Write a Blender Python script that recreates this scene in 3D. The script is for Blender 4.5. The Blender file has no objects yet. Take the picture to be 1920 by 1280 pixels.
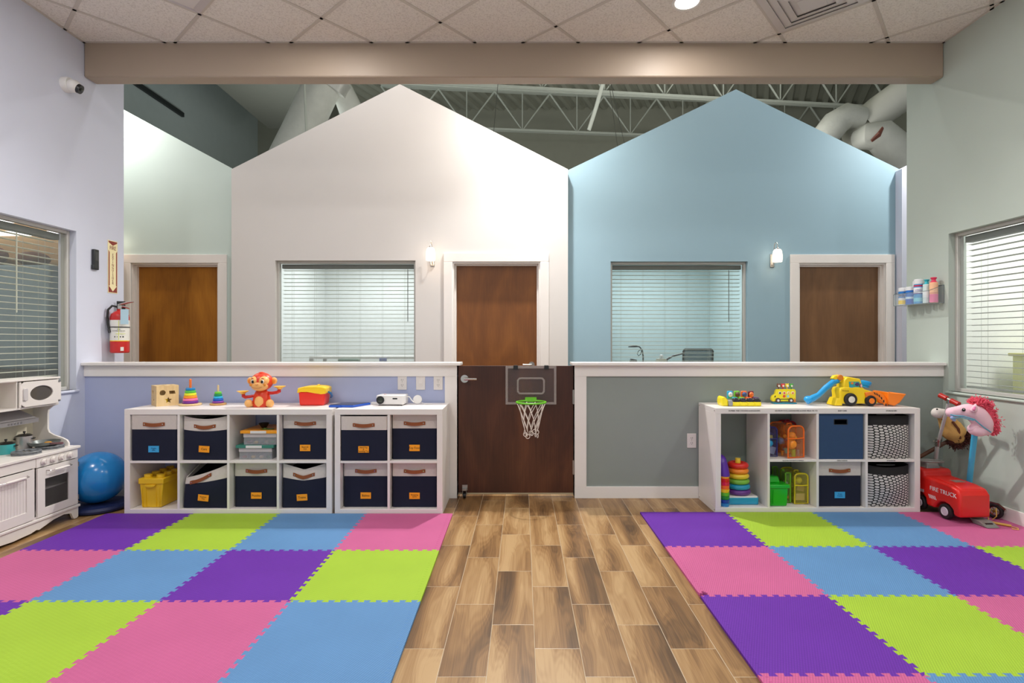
import bpy, bmesh, math, random
from mathutils import Vector, Matrix, Euler
random.seed(7)
C = bpy.context.scene.collection
SC = bpy.context.scene
PI = math.pi
FPX, CX, CY, CAMZ = 1005.0, 968.0, 638.0, 1.25

# ---------------------------------------------------------------- camera
cam_d = bpy.data.cameras.new('camera'); cam = bpy.data.objects.new('camera', cam_d); C.objects.link(cam)
cam.location = (0, 0, CAMZ); cam.rotation_euler = (PI/2, 0, 0)
cam_d.sensor_width = 36; cam_d.lens = 36*FPX/1920
cam_d.shift_x = -(CX-960)/1920; cam_d.shift_y = (CY-640)/1920
cam_d.clip_start = 0.02; cam_d.clip_end = 60
SC.camera = cam
# ---------------------------------------------------------------- world, lights, exposure
SC.view_settings.view_transform = 'Standard'; SC.view_settings.look = 'None'
SC.view_settings.gamma = 1; SC.view_settings.use_curve_mapping = False
SC.view_settings.exposure = 0.0
w = bpy.data.worlds.new('world'); SC.world = w; w.use_nodes = True
w.node_tree.nodes['Background'].inputs[0].default_value = (.93, .97, 1.0, 1)
w.node_tree.nodes['Background'].inputs[1].default_value = 0.62
SC.cycles.max_bounces = 8; SC.cycles.diffuse_bounces = 4; SC.cycles.transparent_max_bounces = 16
SC.cycles.use_denoising = True
SC.cycles.sample_clamp_indirect = 4.0

def area(name, loc, size, energy, col=(1, .965, .93), rot=(0, 0, 0), spread=PI, sizey=None):
    l = bpy.data.lights.new(name, 'AREA'); l.energy = energy; l.color = col
    l.shape = 'DISK'; l.size = size; l.spread = spread
    if sizey: l.shape = 'RECTANGLE'; l.size_y = sizey
    o = bpy.data.objects.new(name, l); C.objects.link(o); o.location = loc; o.rotation_euler = rot
    return o
DOWN = [(-1.40, 3.58), (1.188, 3.73), (-1.44, 1.1), (1.188, 1.1), (3.0, 2.2), (-3.0, 2.2)]
for i, (x, y) in enumerate(DOWN):
    area('downlight_lamp', (x, y, 3.585), .16, 13 if i < 2 else 28)
for x, e in ((.22, 42), (4.6, 40), (-4.55, 22)):
    area('hall_lamp', (x, 5.42, 4.02), .12, e, (1, .97, .92), (math.radians(14), 0, 0))
area('hall_fill', (-1.6, 4.85, 4.7), 3.2, 24, (1, .985, .97), rot=(math.radians(50), 0, 0), sizey=.4)  # pair of unseen soft fills added to brighten the house fronts
area('hall_fill', (2.6, 4.85, 4.7), 2.6, 13, (1, .985, .97), rot=(math.radians(50), 0, 0), sizey=.4)
sp_ = bpy.data.lights.new('hall_spot', 'SPOT'); sp_.energy = 430; sp_.color = (1, .97, .93); sp_.spot_size = math.radians(118); sp_.spot_blend = .5; sp_.shadow_soft_size = .05
so_ = bpy.data.objects.new('hall_spot', sp_); C.objects.link(so_); so_.location = (.2, 5.36, 4.3); so_.rotation_euler = (Vector((0, 2.7, 0))-so_.location).to_track_quat('-Z', 'Y').to_euler()
area('office_lamp', (-1.9, 7.3, 2.55), .9, 30, (.97, 1, .99), sizey=.9)
area('office_lamp', (1.9, 7.4, 2.55), .9, 29, (.98, 1, 1), sizey=.9)
area('side_room_lamp', (4.6, 3.6, 2.9), .8, 58, (1, 1, .98), sizey=.8)
area('side_room_lamp', (-4.6, 3.4, 2.9), .6, 16, (1, .93, .8), sizey=.6)
area('warehouse_fill', (3.5, 8.3, 4.0), 1.6, 75, (1, .98, .92), sizey=1.2, rot=(PI, 0, 0))  # upward-facing fills added to lift the dim warehouse, not actual fixtures
area('warehouse_fill', (-4.2, 9.5, 3.4), 1.5, 60, (.96, 1, 1), sizey=1.5, rot=(PI, 0.5, 0))
area('warehouse_fill', (0.0, 7.8, 3.2), 3.0, 45, (1, .98, .92), sizey=1.0, rot=(PI, 0, 0))

# ---------------------------------------------------------------- materials
def lin(c):
    c /= 255.0
    return c/12.92 if c <= .04045 else ((c+.055)/1.055)**2.4
def L3(c): return (lin(c[0]), lin(c[1]), lin(c[2]), 1)
MATS = {}
def N(nt, t, **kw):
    n = nt.nodes.new(t)
    for k, v in kw.items(): setattr(n, k, v)
    return n
def base_mat(name):
    m = bpy.data.materials.new(name); m.use_nodes = True
    nt = m.node_tree; b = nt.nodes['Principled BSDF']
    return m, nt, b
def mat(name, col, rough=.5, metal=0., var=.04, vs=6., bump=0., bs=200., emit=0., stretch=(1, 1, 1), coat=0., spec=.5):
    """principled material with a procedural noise on its colour and an optional fine bump"""
    if name in MATS: return MATS[name]
    m, nt, b = base_mat(name)
    b.inputs['Roughness'].default_value = rough; b.inputs['Metallic'].default_value = metal
    b.inputs['Coat Weight'].default_value = coat
    b.inputs['Specular IOR Level'].default_value = spec
    tc = N(nt, 'ShaderNodeTexCoord'); mp = N(nt, 'ShaderNodeMapping'); mp.inputs['Scale'].default_value = stretch
    nt.links.new(tc.outputs['Object'], mp.inputs[0])
    no = N(nt, 'ShaderNodeTexNoise'); no.inputs['Scale'].default_value = vs; no.inputs['Detail'].default_value = 3
    nt.links.new(mp.outputs[0], no.inputs['Vector'])
    mx = N(nt, 'ShaderNodeMix', data_type='RGBA')
    c = L3(col)
    mx.inputs['A'].default_value = tuple(max(0, v*(1-var)) for v in c[:3])+(1,)
    mx.inputs['B'].default_value = tuple(min(1, v*(1+var)) for v in c[:3])+(1,)
    nt.links.new(no.outputs[0], mx.inputs['Factor']); nt.links.new(mx.outputs['Result'], b.inputs['Base Color'])
    if bump:
        n2 = N(nt, 'ShaderNodeTexNoise'); n2.inputs['Scale'].default_value = bs; n2.inputs['Detail'].default_value = 2
        nt.links.new(tc.outputs['Object'], n2.inputs['Vector'])
        bp = N(nt, 'ShaderNodeBump'); bp.inputs['Strength'].default_value = bump; bp.inputs['Distance'].default_value = .002
        nt.links.new(n2.outputs[0], bp.inputs['Height']); nt.links.new(bp.outputs[0], b.inputs['Normal'])
    if emit:
        nt.links.new(mx.outputs['Result'], b.inputs['Emission Color']); b.inputs['Emission Strength'].default_value = emit
    MATS[name] = m
    return m
def pla(name, col, rough=.35): return mat(name, col, rough, var=.03, coat=.15)
def clear(name, col, alpha=.25, rough=.08):
    """thin clear sheet: mostly transparent with a coloured glossy film"""
    if name in MATS: return MATS[name]
    m = bpy.data.materials.new(name); m.use_nodes = True; nt = m.node_tree
    for n in list(nt.nodes): nt.nodes.remove(n)
    out = N(nt, 'ShaderNodeOutputMaterial'); tr = N(nt, 'ShaderNodeBsdfTransparent'); pr = N(nt, 'ShaderNodeBsdfPrincipled')
    lw = N(nt, 'ShaderNodeLayerWeight'); lw.inputs[0].default_value = .5
    fr = N(nt, 'ShaderNodeMath', operation='POWER'); fr.inputs[1].default_value = 4.0; nt.links.new(lw.outputs['Facing'], fr.inputs[0])
    ad = N(nt, 'ShaderNodeMath', operation='ADD', use_clamp=True); ad.inputs[1].default_value = alpha
    mx = N(nt, 'ShaderNodeMixShader')
    pr.inputs['Base Color'].default_value = L3(col); pr.inputs['Roughness'].default_value = rough
    nz = N(nt, 'ShaderNodeTexNoise'); nz.inputs['Scale'].default_value = 30
    ml = N(nt, 'ShaderNodeMath', operation='MULTIPLY_ADD'); ml.inputs[1].default_value = .06; ml.inputs[2].default_value = alpha-.03
    nt.links.new(nz.outputs[0], ml.inputs[0]); nt.links.new(ml.outputs[0], ad.inputs[1])
    nt.links.new(fr.outputs[0], ad.inputs[0]); nt.links.new(ad.outputs[0], mx.inputs[0])
    nt.links.new(tr.outputs[0], mx.inputs[1]); nt.links.new(pr.outputs[0], mx.inputs[2]); nt.links.new(mx.outputs[0], out.inputs[0])
    MATS[name] = m
    return m

# paints
M_LEFT = mat('lavender_wall_paint', (210, 214, 230), .6, bump=.12, bs=140, var=.02)
M_RIGHT = mat('sage_wall_paint', (183, 193, 184), .6, bump=.12, bs=140, var=.02)
M_TRIM = mat('white_trim_paint', (236, 231, 227), .35, var=.02)
M_BEAM = mat('taupe_beam_paint', (168, 151, 134), .5, bump=.1, bs=140, var=.02)
M_WHITE = mat('white_house_paint', (220, 216, 213), .6, bump=.1, bs=140, var=.015)
M_BLUE = mat('blue_house_paint', (152, 183, 198), .6, bump=.1, bs=140, var=.015)
M_GREEN = mat('pale_green_house_paint', (205, 220, 214), .6, bump=.1, bs=140, var=.015)
M_LAV = mat('lavender_panel_paint', (172, 180, 212), .55, bump=.12, bs=140, var=.03)
M_SAGE = mat('sage_panel_paint', (142, 151, 146), .55, bump=.12, bs=140, var=.03)
M_BULK = mat('bulkhead_paint', (112, 114, 104), .8)
M_DARKW = mat('grey_warehouse_paint', (172, 184, 182), .8, var=.05)
M_GREYW = mat('olive_grey_warehouse_paint', (150, 152, 138), .8, var=.06)
M_OFFICE = mat('office_wall_paint', (226, 231, 230), .8)
M_OFFBLUE = mat('office_wall_aqua_paint', (196, 218, 220), .8)
M_TAN = mat('tan_room_paint', (180, 150, 110), .8)
M_STEEL = mat('joist_white_steel', (190, 196, 186), .5, var=.05)
M_WPLA = pla('white_plastic', (228, 226, 224))
M_BLK = pla('black_plastic', (22, 22, 24))
M_CHROME = mat('brushed_chrome', (200, 196, 190), .22, 1.0)
M_ALU = mat('satin_aluminium', (186, 184, 180), .35, 1.0)
M_SLAT = mat('blind_slat_vinyl', (196, 202, 190), .45)
M_HEAD = mat('blind_headrail_vinyl', (88, 88, 78), .5)
M_FRAME = mat('window_frame_vinyl', (196, 194, 188), .4)
M_GLASS = clear('window_glass', (225, 240, 238), .05, .02)
M_SHELF = mat('white_shelf_laminate', (234, 228, 224), .35, var=.015)
M_NAVY = mat('navy_canvas', (15, 21, 46), .9, bump=.4, bs=600, var=.12, vs=30)
M_CANVAS = mat('natural_canvas', (208, 199, 192), .9, bump=.5, bs=500, var=.06, vs=60)
M_LEATHER = mat('tan_leather', (142, 76, 36), .5, bump=.2, bs=300, var=.12, vs=40)
M_ORANGE_N = mat('orange_note_paper', (250, 160, 30), .8)
M_BLUE_N = mat('blue_note_paper', (60, 165, 220), .8)
M_INK = mat('dark_ink', (58, 28, 10), .8)
M_INKB = mat('blue_ink', (20, 70, 120), .8)

def wood_door(name, c0, c1, c2, rough=.4):
    m, nt, b = base_mat(name); MATS[name] = m
    tc = N(nt, 'ShaderNodeTexCoord')
    mp = N(nt, 'ShaderNodeMapping'); mp.inputs['Scale'].default_value = (2.2, 2.2, .8)
    nt.links.new(tc.outputs['Object'], mp.inputs[0])
    n1 = N(nt, 'ShaderNodeTexNoise'); n1.inputs['Scale'].default_value = 1.4; n1.inputs['Detail'].default_value = 4; n1.inputs['Distortion'].default_value = 1.2
    nt.links.new(mp.outputs[0], n1.inputs['Vector'])
    mp2 = N(nt, 'ShaderNodeMapping'); mp2.inputs['Scale'].default_value = (110, 110, 4)
    nt.links.new(tc.outputs['Object'], mp2.inputs[0])
    n2 = N(nt, 'ShaderNodeTexNoise'); n2.inputs['Scale'].default_value = 1; n2.inputs['Detail'].default_value = 3
    nt.links.new(mp2.outputs[0], n2.inputs['Vector'])
    ad = N(nt, 'ShaderNodeMath', operation='MULTIPLY_ADD'); ad.inputs[1].default_value = .35
    nt.links.new(n2.outputs[0], ad.inputs[0]); nt.links.new(n1.outputs[0], ad.inputs[2])
    rp = N(nt, 'ShaderNodeValToRGB'); e = rp.color_ramp.elements
    e[0].position = .42; e[0].color = L3(c0); e[1].position = .92; e[1].color = L3(c2)
    k = e.new(.66); k.color = L3(c1)
    nt.links.new(ad.outputs[0], rp.inputs[0]); nt.links.new(rp.outputs[0], b.inputs['Base Color'])
    b.inputs['Roughness'].default_value = rough
    return m
M_DOOR = wood_door('amber_oak_veneer', (132, 80, 22), (158, 100, 30), (178, 118, 38))
M_DOOR2 = wood_door('brown_oak_veneer', (104, 72, 44), (120, 84, 52), (136, 98, 62))
M_DOOR3 = wood_door('amber_brown_veneer', (98, 56, 20), (118, 70, 26), (138, 86, 34))
M_GATE = wood_door('dark_walnut_veneer', (52, 24, 13), (72, 36, 20), (96, 54, 32), .38)
M_PINE = wood_door('pale_beech', (200, 168, 120), (224, 194, 142), (236, 210, 160), .5)

def floor_mat():
    m, nt, b = base_mat('wood_look_plank_tile'); ln = nt.links.new
    def math_(op, a, bb=None, c=None):
        n = N(nt, 'ShaderNodeMath', operation=op)
        for i, v in enumerate((a, bb, c)):
            if v is None: continue
            if isinstance(v, (int, float)): n.inputs[i].default_value = v
            else: ln(v, n.inputs[i])
        return n.outputs[0]
    tc = N(nt, 'ShaderNodeTexCoord'); sp = N(nt, 'ShaderNodeSeparateXYZ'); ln(tc.outputs['Object'], sp.inputs[0])
    x, y = sp.outputs[0], sp.outputs[1]
    x = math_('SUBTRACT', math_('ADD', x, .03), math_('MULTIPLY', y, .012))
    W, LN = .1835, .548
    u = math_('DIVIDE', math_('SUBTRACT', x, .079), W); c = math_('FLOOR', u); fu = math_('FRACT', u)
    v = math_('DIVIDE', math_('ADD', math_('SUBTRACT', y, 2.722), math_('MULTIPLY', c, .1827)), LN)
    r = math_('FLOOR', v); fv = math_('FRACT', v)
    du = math_('MULTIPLY', math_('MINIMUM', fu, math_('SUBTRACT', 1, fu)), W)
    dv = math_('MULTIPLY', math_('MINIMUM', fv, math_('SUBTRACT', 1, fv)), LN)
    d = math_('MINIMUM', du, dv)
    gr = math_('LESS_THAN', d, .0013)
    cb = N(nt, 'ShaderNodeCombineXYZ'); ln(c, cb.inputs[0]); ln(r, cb.inputs[1])
    wn = N(nt, 'ShaderNodeTexWhiteNoise', noise_dimensions='3D'); ln(cb.outputs[0], wn.inputs['Vector'])
    ws = N(nt, 'ShaderNodeSeparateColor'); ln(wn.outputs['Color'], ws.inputs[0])
    px = math_('ADD', math_('MULTIPLY', x, 5.2), math_('MULTIPLY', ws.outputs[0], 37))
    py = math_('ADD', math_('MULTIPLY', y, .85), math_('MULTIPLY', ws.outputs[1], 53))
    pv = N(nt, 'ShaderNodeCombineXYZ'); ln(px, pv.inputs[0]); ln(py, pv.inputs[1]); ln(math_('MULTIPLY', ws.outputs[2], 20), pv.inputs[2])
    n1 = N(nt, 'ShaderNodeTexNoise'); n1.inputs['Scale'].default_value = 1.25; n1.inputs['Detail'].default_value = 2.2
    n1.inputs['Distortion'].default_value = .35; ln(pv.outputs[0], n1.inputs['Vector'])
    # knots
    pk = N(nt, 'ShaderNodeCombineXYZ'); ln(math_('MULTIPLY', px, .5), pk.inputs[0]); ln(math_('MULTIPLY', py, 1.1), pk.inputs[1])
    vk = N(nt, 'ShaderNodeTexVoronoi'); vk.inputs['Scale'].default_value = .95; ln(pk.outputs[0], vk.inputs['Vector'])
    KN = math_('POWER', math_('SUBTRACT', 1, math_('MINIMUM', math_('MULTIPLY', vk.outputs['Distance'], 3.0), 1)), 2.0)
    kn = math_('MULTIPLY', KN, .50)
    band = math_('MULTIPLY', math_('SINE', math_('ADD', math_('MULTIPLY', n1.outputs[0], 120), math_('MULTIPLY', KN, 16))), .030)
    pg = N(nt, 'ShaderNodeCombineXYZ'); ln(math_('ADD', math_('MULTIPLY', px, 46), math_('MULTIPLY', n1.outputs[0], 34)), pg.inputs[0]); ln(math_('MULTIPLY', py, 1.8), pg.inputs[1])
    n2 = N(nt, 'ShaderNodeTexNoise'); n2.inputs['Scale'].default_value = 1; n2.inputs['Detail'].default_value = 4; ln(pg.outputs[0], n2.inputs['Vector'])
    t = math_('ADD', math_('ADD', math_('MULTIPLY_ADD', math_('SUBTRACT', n1.outputs[0], .5), 1.3, .51), band), math_('MULTIPLY', math_('SUBTRACT', n2.outputs[0], .5), .34))
    t = math_('SUBTRACT', math_('ADD', t, math_('MULTIPLY', ws.outputs[2], .09)), kn)
    rp = N(nt, 'ShaderNodeValToRGB'); e = rp.color_ramp.elements
    e[0].position = .16; e[0].color = L3((68, 47, 29)); e[1].position = .80; e[1].color = L3((184, 151, 107))
    for p, cc in ((.32, (96, 70, 43)), (.47, (130, 96, 59)), (.60, (156, 120, 77))):
        k = e.new(p); k.color = L3(cc)
    ln(t, rp.inputs[0])
    mx = N(nt, 'ShaderNodeMix', data_type='RGBA'); ln(gr, mx.inputs['Factor']); ln(rp.outputs[0], mx.inputs['A'])
    mx.inputs['B'].default_value = L3((190, 172, 146)); ln(mx.outputs['Result'], b.inputs['Base Color'])
    b.inputs['Roughness'].default_value = .36
    bp = N(nt, 'ShaderNodeBump'); bp.inputs['Strength'].default_value = .3; bp.inputs['Distance'].default_value = .002
    ln(math_('ADD', math_('MINIMUM', math_('MULTIPLY', d, 300), 1), math_('MULTIPLY', n2.outputs[0], .15)), bp.inputs['Height'])
    ln(bp.outputs[0], b.inputs['Normal'])
    return m
def foam_mat(name, col, ang):
    m, nt, b = base_mat(name); MATS[name] = m; ln = nt.links.new
    tc = N(nt, 'ShaderNodeTexCoord')
    hs = []
    for a, sc in ((ang, 105), (ang+math.radians(90), 62)):
        mp = N(nt, 'ShaderNodeMapping'); mp.inputs['Rotation'].default_value = (0, 0, a); mp.inputs['Scale'].default_value = (sc, sc, sc)
        ln(tc.outputs['Object'], mp.inputs[0])
        sp = N(nt, 'ShaderNodeSeparateXYZ'); ln(mp.outputs[0], sp.inputs[0])
        s = N(nt, 'ShaderNodeMath', operation='PINGPONG'); s.inputs[1].default_value = .5; ln(sp.outputs[0], s.inputs[0]); hs.append(s)
    mu = N(nt, 'ShaderNodeMath', operation='MULTIPLY'); ln(hs[0].outputs[0], mu.inputs[0]); ln(hs[1].outputs[0], mu.inputs[1])
    ad = N(nt, 'ShaderNodeMath', operation='ADD'); ln(hs[0].outputs[0], ad.inputs[0]); ln(mu.outputs[0], ad.inputs[1])
    nz = N(nt, 'ShaderNodeTexNoise'); nz.inputs['Scale'].default_value = 3; nz.inputs['Detail'].default_value = 5; ln(tc.outputs['Object'], nz.inputs['Vector'])
    ca = L3(col)
    mx = N(nt, 'ShaderNodeMix', data_type='RGBA'); mx.inputs['A'].default_value = tuple(v*.9 for v in ca[:3])+(1,); mx.inputs['B'].default_value = tuple(min(1, v*1.1) for v in ca[:3])+(1,)
    ln(nz.outputs[0], mx.inputs['Factor'])
    m2 = N(nt, 'ShaderNodeMix', data_type='RGBA', blend_type='MULTIPLY'); ln(mx.outputs['Result'], m2.inputs['A'])
    rp = N(nt, 'ShaderNodeMapRange'); rp.inputs['To Min'].default_value = .80; rp.inputs['To Max'].default_value = 1.06; rp.inputs['From Max'].default_value = .7
    ln(ad.outputs[0], rp.inputs['Value']); ln(rp.outputs[0], m2.inputs['B']); m2.inputs['Factor'].default_value = 1
    ln(m2.outputs['Result'], b.inputs['Base Color'])
    bp = N(nt, 'ShaderNodeBump'); bp.inputs['Strength'].default_value = .5; bp.inputs['Distance'].default_value = .002
    ln(ad.outputs[0], bp.inputs['Height']); ln(bp.outputs[0], b.inputs['Normal'])
    b.inputs['Roughness'].default_value = .65; b.inputs['Specular IOR Level'].default_value = .25
    return m
def tile_mat():
    m, nt, b = base_mat('acoustic_ceiling_tile'); ln = nt.links.new
    tc = N(nt, 'ShaderNodeTexCoord')
    nz = N(nt, 'ShaderNodeTexNoise'); nz.inputs['Scale'].default_value = 90; nz.inputs['Detail'].default_value = 4; nz.inputs['Roughness'].default_value = .8
    ln(tc.outputs['Object'], nz.inputs['Vector'])
    rp = N(nt, 'ShaderNodeValToRGB'); e = rp.color_ramp.elements
    e[0].position = .33; e[0].color = L3((196, 188, 181)); e[1].position = .52; e[1].color = L3((232, 226, 220))
    ln(nz.outputs[0], rp.inputs[0]); ln(rp.outputs[0], b.inputs['Base Color']); b.inputs['Roughness'].default_value = .9
    bp = N(nt, 'ShaderNodeBump'); bp.inputs['Strength'].default_value = .4; bp.inputs['Distance'].default_value = .002
    ln(nz.outputs[0], bp.inputs['Height']); ln(bp.outputs[0], b.inputs['Normal'])
    return m
def pebble_mat():
    m, nt, b = base_mat('black_white_pebble_fabric'); ln = nt.links.new
    tc = N(nt, 'ShaderNodeTexCoord'); sp = N(nt, 'ShaderNodeSeparateXYZ'); ln(tc.outputs['Object'], sp.inputs[0])
    def math_(op, a, bb=None, c=None):
        n = N(nt, 'ShaderNodeMath', operation=op)
        for i, v in enumerate((a, bb, c)):
            if v is None: continue
            if isinstance(v, (int, float)): n.inputs[i].default_value = v
            else: ln(v, n.inputs[i])
        return n.outputs[0]
    nz = N(nt, 'ShaderNodeTexNoise'); nz.inputs['Scale'].default_value = 5; ln(tc.outputs['Object'], nz.inputs['Vector'])
    x = math_('ADD', math_('ADD', sp.outputs[0], sp.outputs[1]), math_('MULTIPLY', nz.outputs[0], .035))
    z = math_('ADD', sp.outputs[2], math_('MULTIPLY', nz.outputs[0], .035))
    u = math_('DIVIDE', x, .0275); c = math_('FLOOR', u); fu = math_('SUBTRACT', math_('FRACT', u), .5)
    v = math_('ADD', math_('DIVIDE', z, .0195), math_('MULTIPLY', math_('MODULO', math_('ABSOLUTE', c), 2), .5)); fv = math_('SUBTRACT', math_('FRACT', v), .5)
    d = math_('ADD', math_('POWER', math_('ABSOLUTE', math_('DIVIDE', fu, .445)), 2.6), math_('POWER', math_('ABSOLUTE', math_('DIVIDE', fv, .36)), 2.6))
    wh = math_('LESS_THAN', d, 1)
    mx = N(nt, 'ShaderNodeMix', data_type='RGBA'); ln(wh, mx.inputs['Factor'])
    mx.inputs['A'].default_value = L3((16, 15, 16)); mx.inputs['B'].default_value = L3((205, 200, 196))
    ln(mx.outputs['Result'], b.inputs['Base Color']); b.inputs['Roughness'].default_value = .8
    return m
M_PEBBLE = pebble_mat()

# ---------------------------------------------------------------- mesh helpers
class MB:
    def __init__(s): s.bm = bmesh.new(); s.mi = 0; s.T = Matrix()
    def add(s, vs, fs, M=None):
        T = s.T @ M if M is not None else s.T
        bv = [s.bm.verts.new(T @ Vector(v)) for v in vs]
        for f in fs:
            try:
                fc = s.bm.faces.new([bv[i] for i in f]); fc.material_index = s.mi
            except ValueError: pass
        return s
    def box(s, x0, x1, y0, y1, z0, z1, M=None):
        v = [(x, y, z) for x in (x0, x1) for y in (y0, y1) for z in (z0, z1)]
        return s.add(v, [(0, 1, 3, 2), (4, 6, 7, 5), (0, 4, 5, 1), (2, 3, 7, 6), (0, 2, 6, 4), (1, 5, 7, 3)], M)
    def taper(s, b, t, z0, z1, M=None):
        """frustum: b,t = (x0,x1,y0,y1) bottom / top"""
        v = [(b[0], b[2], z0), (b[1], b[2], z0), (b[1], b[3], z0), (b[0], b[3], z0), (t[0], t[2], z1), (t[1], t[2], z1), (t[1], t[3], z1), (t[0], t[3], z1)]
        return s.add(v, [(3, 2, 1, 0), (4, 5, 6, 7), (0, 1, 5, 4), (1, 2, 6, 5), (2, 3, 7, 6), (3, 0, 4, 7)], M)
    def prism(s, pts, t0, t1, plane='XZ', M=None):
        n = len(pts)
        def P(p, t):
            return {'XZ': (p[0], t, p[1]), 'XY': (p[0], p[1], t), 'YZ': (t, p[0], p[1])}[plane]
        v = [P(p, t0) for p in pts]+[P(p, t1) for p in pts]
        f = [tuple(range(n)), tuple(range(2*n-1, n-1, -1))]+[(i, (i+1) % n, (i+1) % n+n, i+n) for i in range(n)]
        return s.add(v, f, M)
    def lathe(s, prof, n=28, M=None):
        vs, fs = [], []
        k = len(prof)
        for i in range(n):
            a = 2*PI*i/n
            for r, z in prof: vs.append((r*math.cos(a), r*math.sin(a), z))
        for i in range(n):
            j = (i+1) % n
            for q in range(k-1): fs.append((i*k+q, j*k+q, j*k+q+1, i*k+q+1))
        if prof[0][0] > 1e-5: fs.append(tuple(i*k for i in range(n))[::-1])
        if prof[-1][0] > 1e-5: fs.append(tuple(i*k+k-1 for i in range(n)))
        return s.add(vs, fs, M)
    def cyl(s, p0, p1, r0, r1=None, n=18):
        p0, p1 = Vector(p0), Vector(p1); d = p1-p0
        M = Matrix.Translation(p0) @ d.to_track_quat('Z', 'Y').to_matrix().to_4x4()
        return s.lathe([(r0, 0), (r0 if r1 is None else r1, d.length)], n, M)
    def ell(s, c, r, n=24, m=14, M=None):
        if isinstance(r, (int, float)): r = (r, r, r)
        prof = [(max(math.sin(PI*i/m), 0), -math.cos(PI*i/m)) for i in range(m+1)]
        prof[0] = (0, -1); prof[-1] = (0, 1)
        MM = Matrix.Translation(c) @ Matrix.Diagonal((r[0], r[1], r[2], 1))
        return s.lathe(prof, n, (M @ MM) if M is not None else MM)
    def tube(s, pts, r, n=8, closed=False, flat=1.0):
        pts = [Vector(p) for p in pts]; k = len(pts)
        rr = r if isinstance(r, (list, tuple)) else [r]*k
        vs, fs = [], []; up = None
        for i, p in enumerate(pts):
            if closed: t = pts[(i+1) % k]-pts[i-1]
            else: t = pts[min(i+1, k-1)]-pts[max(i-1, 0)]
            t.normalize()
            if up is None: up = t.orthogonal().normalized()
            up = (up-t*up.dot(t)); up = up.normalized() if up.length > 1e-6 else t.orthogonal().normalized()
            sd = t.cross(up)
            for j in range(n):
                a = 2*PI*j/n
                vs.append(p+up*(rr[i]*math.cos(a))+sd*(rr[i]*flat*math.sin(a)))
        for i in range(k if closed else k-1):
            i2 = (i+1) % k
            for j in range(n):
                j2 = (j+1) % n; fs.append((i*n+j, i*n+j2, i2*n+j2, i2*n+j))
        if not closed: fs.append(tuple(range(n))[::-1]); fs.append(tuple((k-1)*n+j for j in range(n)))
        return s.add(vs, fs)
    def torus(s, c, R, r, n=36, m=10, M=None, sq=1.0):
        vs, fs = [], []
        for i in range(n):
            a = 2*PI*i/n
            for j in range(m):
                b = 2*PI*j/m
                vs.append(((R+r*math.cos(b))*math.cos(a), (R+r*math.cos(b))*math.sin(a), r*sq*math.sin(b)))
        for i in range(n):
            for j in range(m):
                fs.append((i*m+j, ((i+1) % n)*m+j, ((i+1) % n)*m+(j+1) % m, i*m+(j+1) % m))
        MM = Matrix.Translation(c)
        return s.add(vs, fs, MM @ M if M is not None else MM)
    def text(s, t, size, M, depth=.0006, align='CENTER', spacing=1.0):
        cu = bpy.data.curves.new('t', 'FONT'); cu.body = t; cu.size = size; cu.align_x = align; cu.align_y = 'CENTER'
        cu.extrude = depth; cu.resolution_u = 3; cu.space_line = spacing
        ob = bpy.data.objects.new('t', cu); C.objects.link(ob)
        dg = bpy.context.evaluated_depsgraph_get(); me = bpy.data.meshes.new_from_object(ob.evaluated_get(dg))
        s.add([tuple(v.co) for v in me.vertices], [tuple(p.vertices) for p in me.polygons], M)
        bpy.data.objects.remove(ob); bpy.data.curves.remove(cu); bpy.data.meshes.remove(me)
        return s
    def build(s, name, mats, parent=None, smooth=None, bevel=0, seg=2, sub=0, loc=None, ang=35):
        bmesh.ops.recalc_face_normals(s.bm, faces=s.bm.faces)
        me = bpy.data.meshes.new(name); s.bm.to_mesh(me); s.bm.free()
        for m in (mats if isinstance(mats, (list, tuple)) else [mats]): me.materials.append(m)
        o = bpy.data.objects.new(name, me); C.objects.link(o)
        if parent is not None: o.parent = parent
        if loc: o.location = loc
        if smooth:
            for p in me.polygons: p.use_smooth = True
            me.set_sharp_from_angle(angle=math.radians(ang))
        if bevel:
            b = o.modifiers.new('b', 'BEVEL'); b.width = bevel; b.segments = seg; b.limit_method = 'ANGLE'; b.angle_limit = math.radians(40)
            for p in me.polygons: p.use_smooth = True
            me.set_sharp_from_angle(angle=math.radians(ang)) if not smooth else None
        if sub:
            b = o.modifiers.new('s', 'SUBSURF'); b.levels = b.render_levels = sub
            for p in me.polygons: p.use_smooth = True
        return o
def tag(o, label, cat, group=None):
    o['label'] = label; o['category'] = cat
    if group: o['group'] = group
    return o
def thing(name, label, cat, loc=(0, 0, 0), rz=0, group=None):
    o = bpy.data.objects.new(name, None); C.objects.link(o); o.location = loc; o.rotation_euler = (0, 0, rz); o.empty_display_size = .05
    return tag(o, label, cat, group)
def struct(o): o['kind'] = 'structure'; return o
def RX(a): return Matrix.Rotation(a, 4, 'X')
def RY(a): return Matrix.Rotation(a, 4, 'Y')
def RZ(a): return Matrix.Rotation(a, 4, 'Z')
def TR(x, y, z): return Matrix.Translation((x, y, z))
def X_(px, Y): return (px-CX)*Y/FPX
def Z_(py, Y): return CAMZ-(py-CY)*Y/FPX
FRONT = RX(PI/2)          # text facing -Y
def arc(cx, cz, r, a0, a1, n): return [(cx+r*math.cos(a0+(a1-a0)*i/n), cz+r*math.sin(a0+(a1-a0)*i/n)) for i in range(n+1)]

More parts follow.
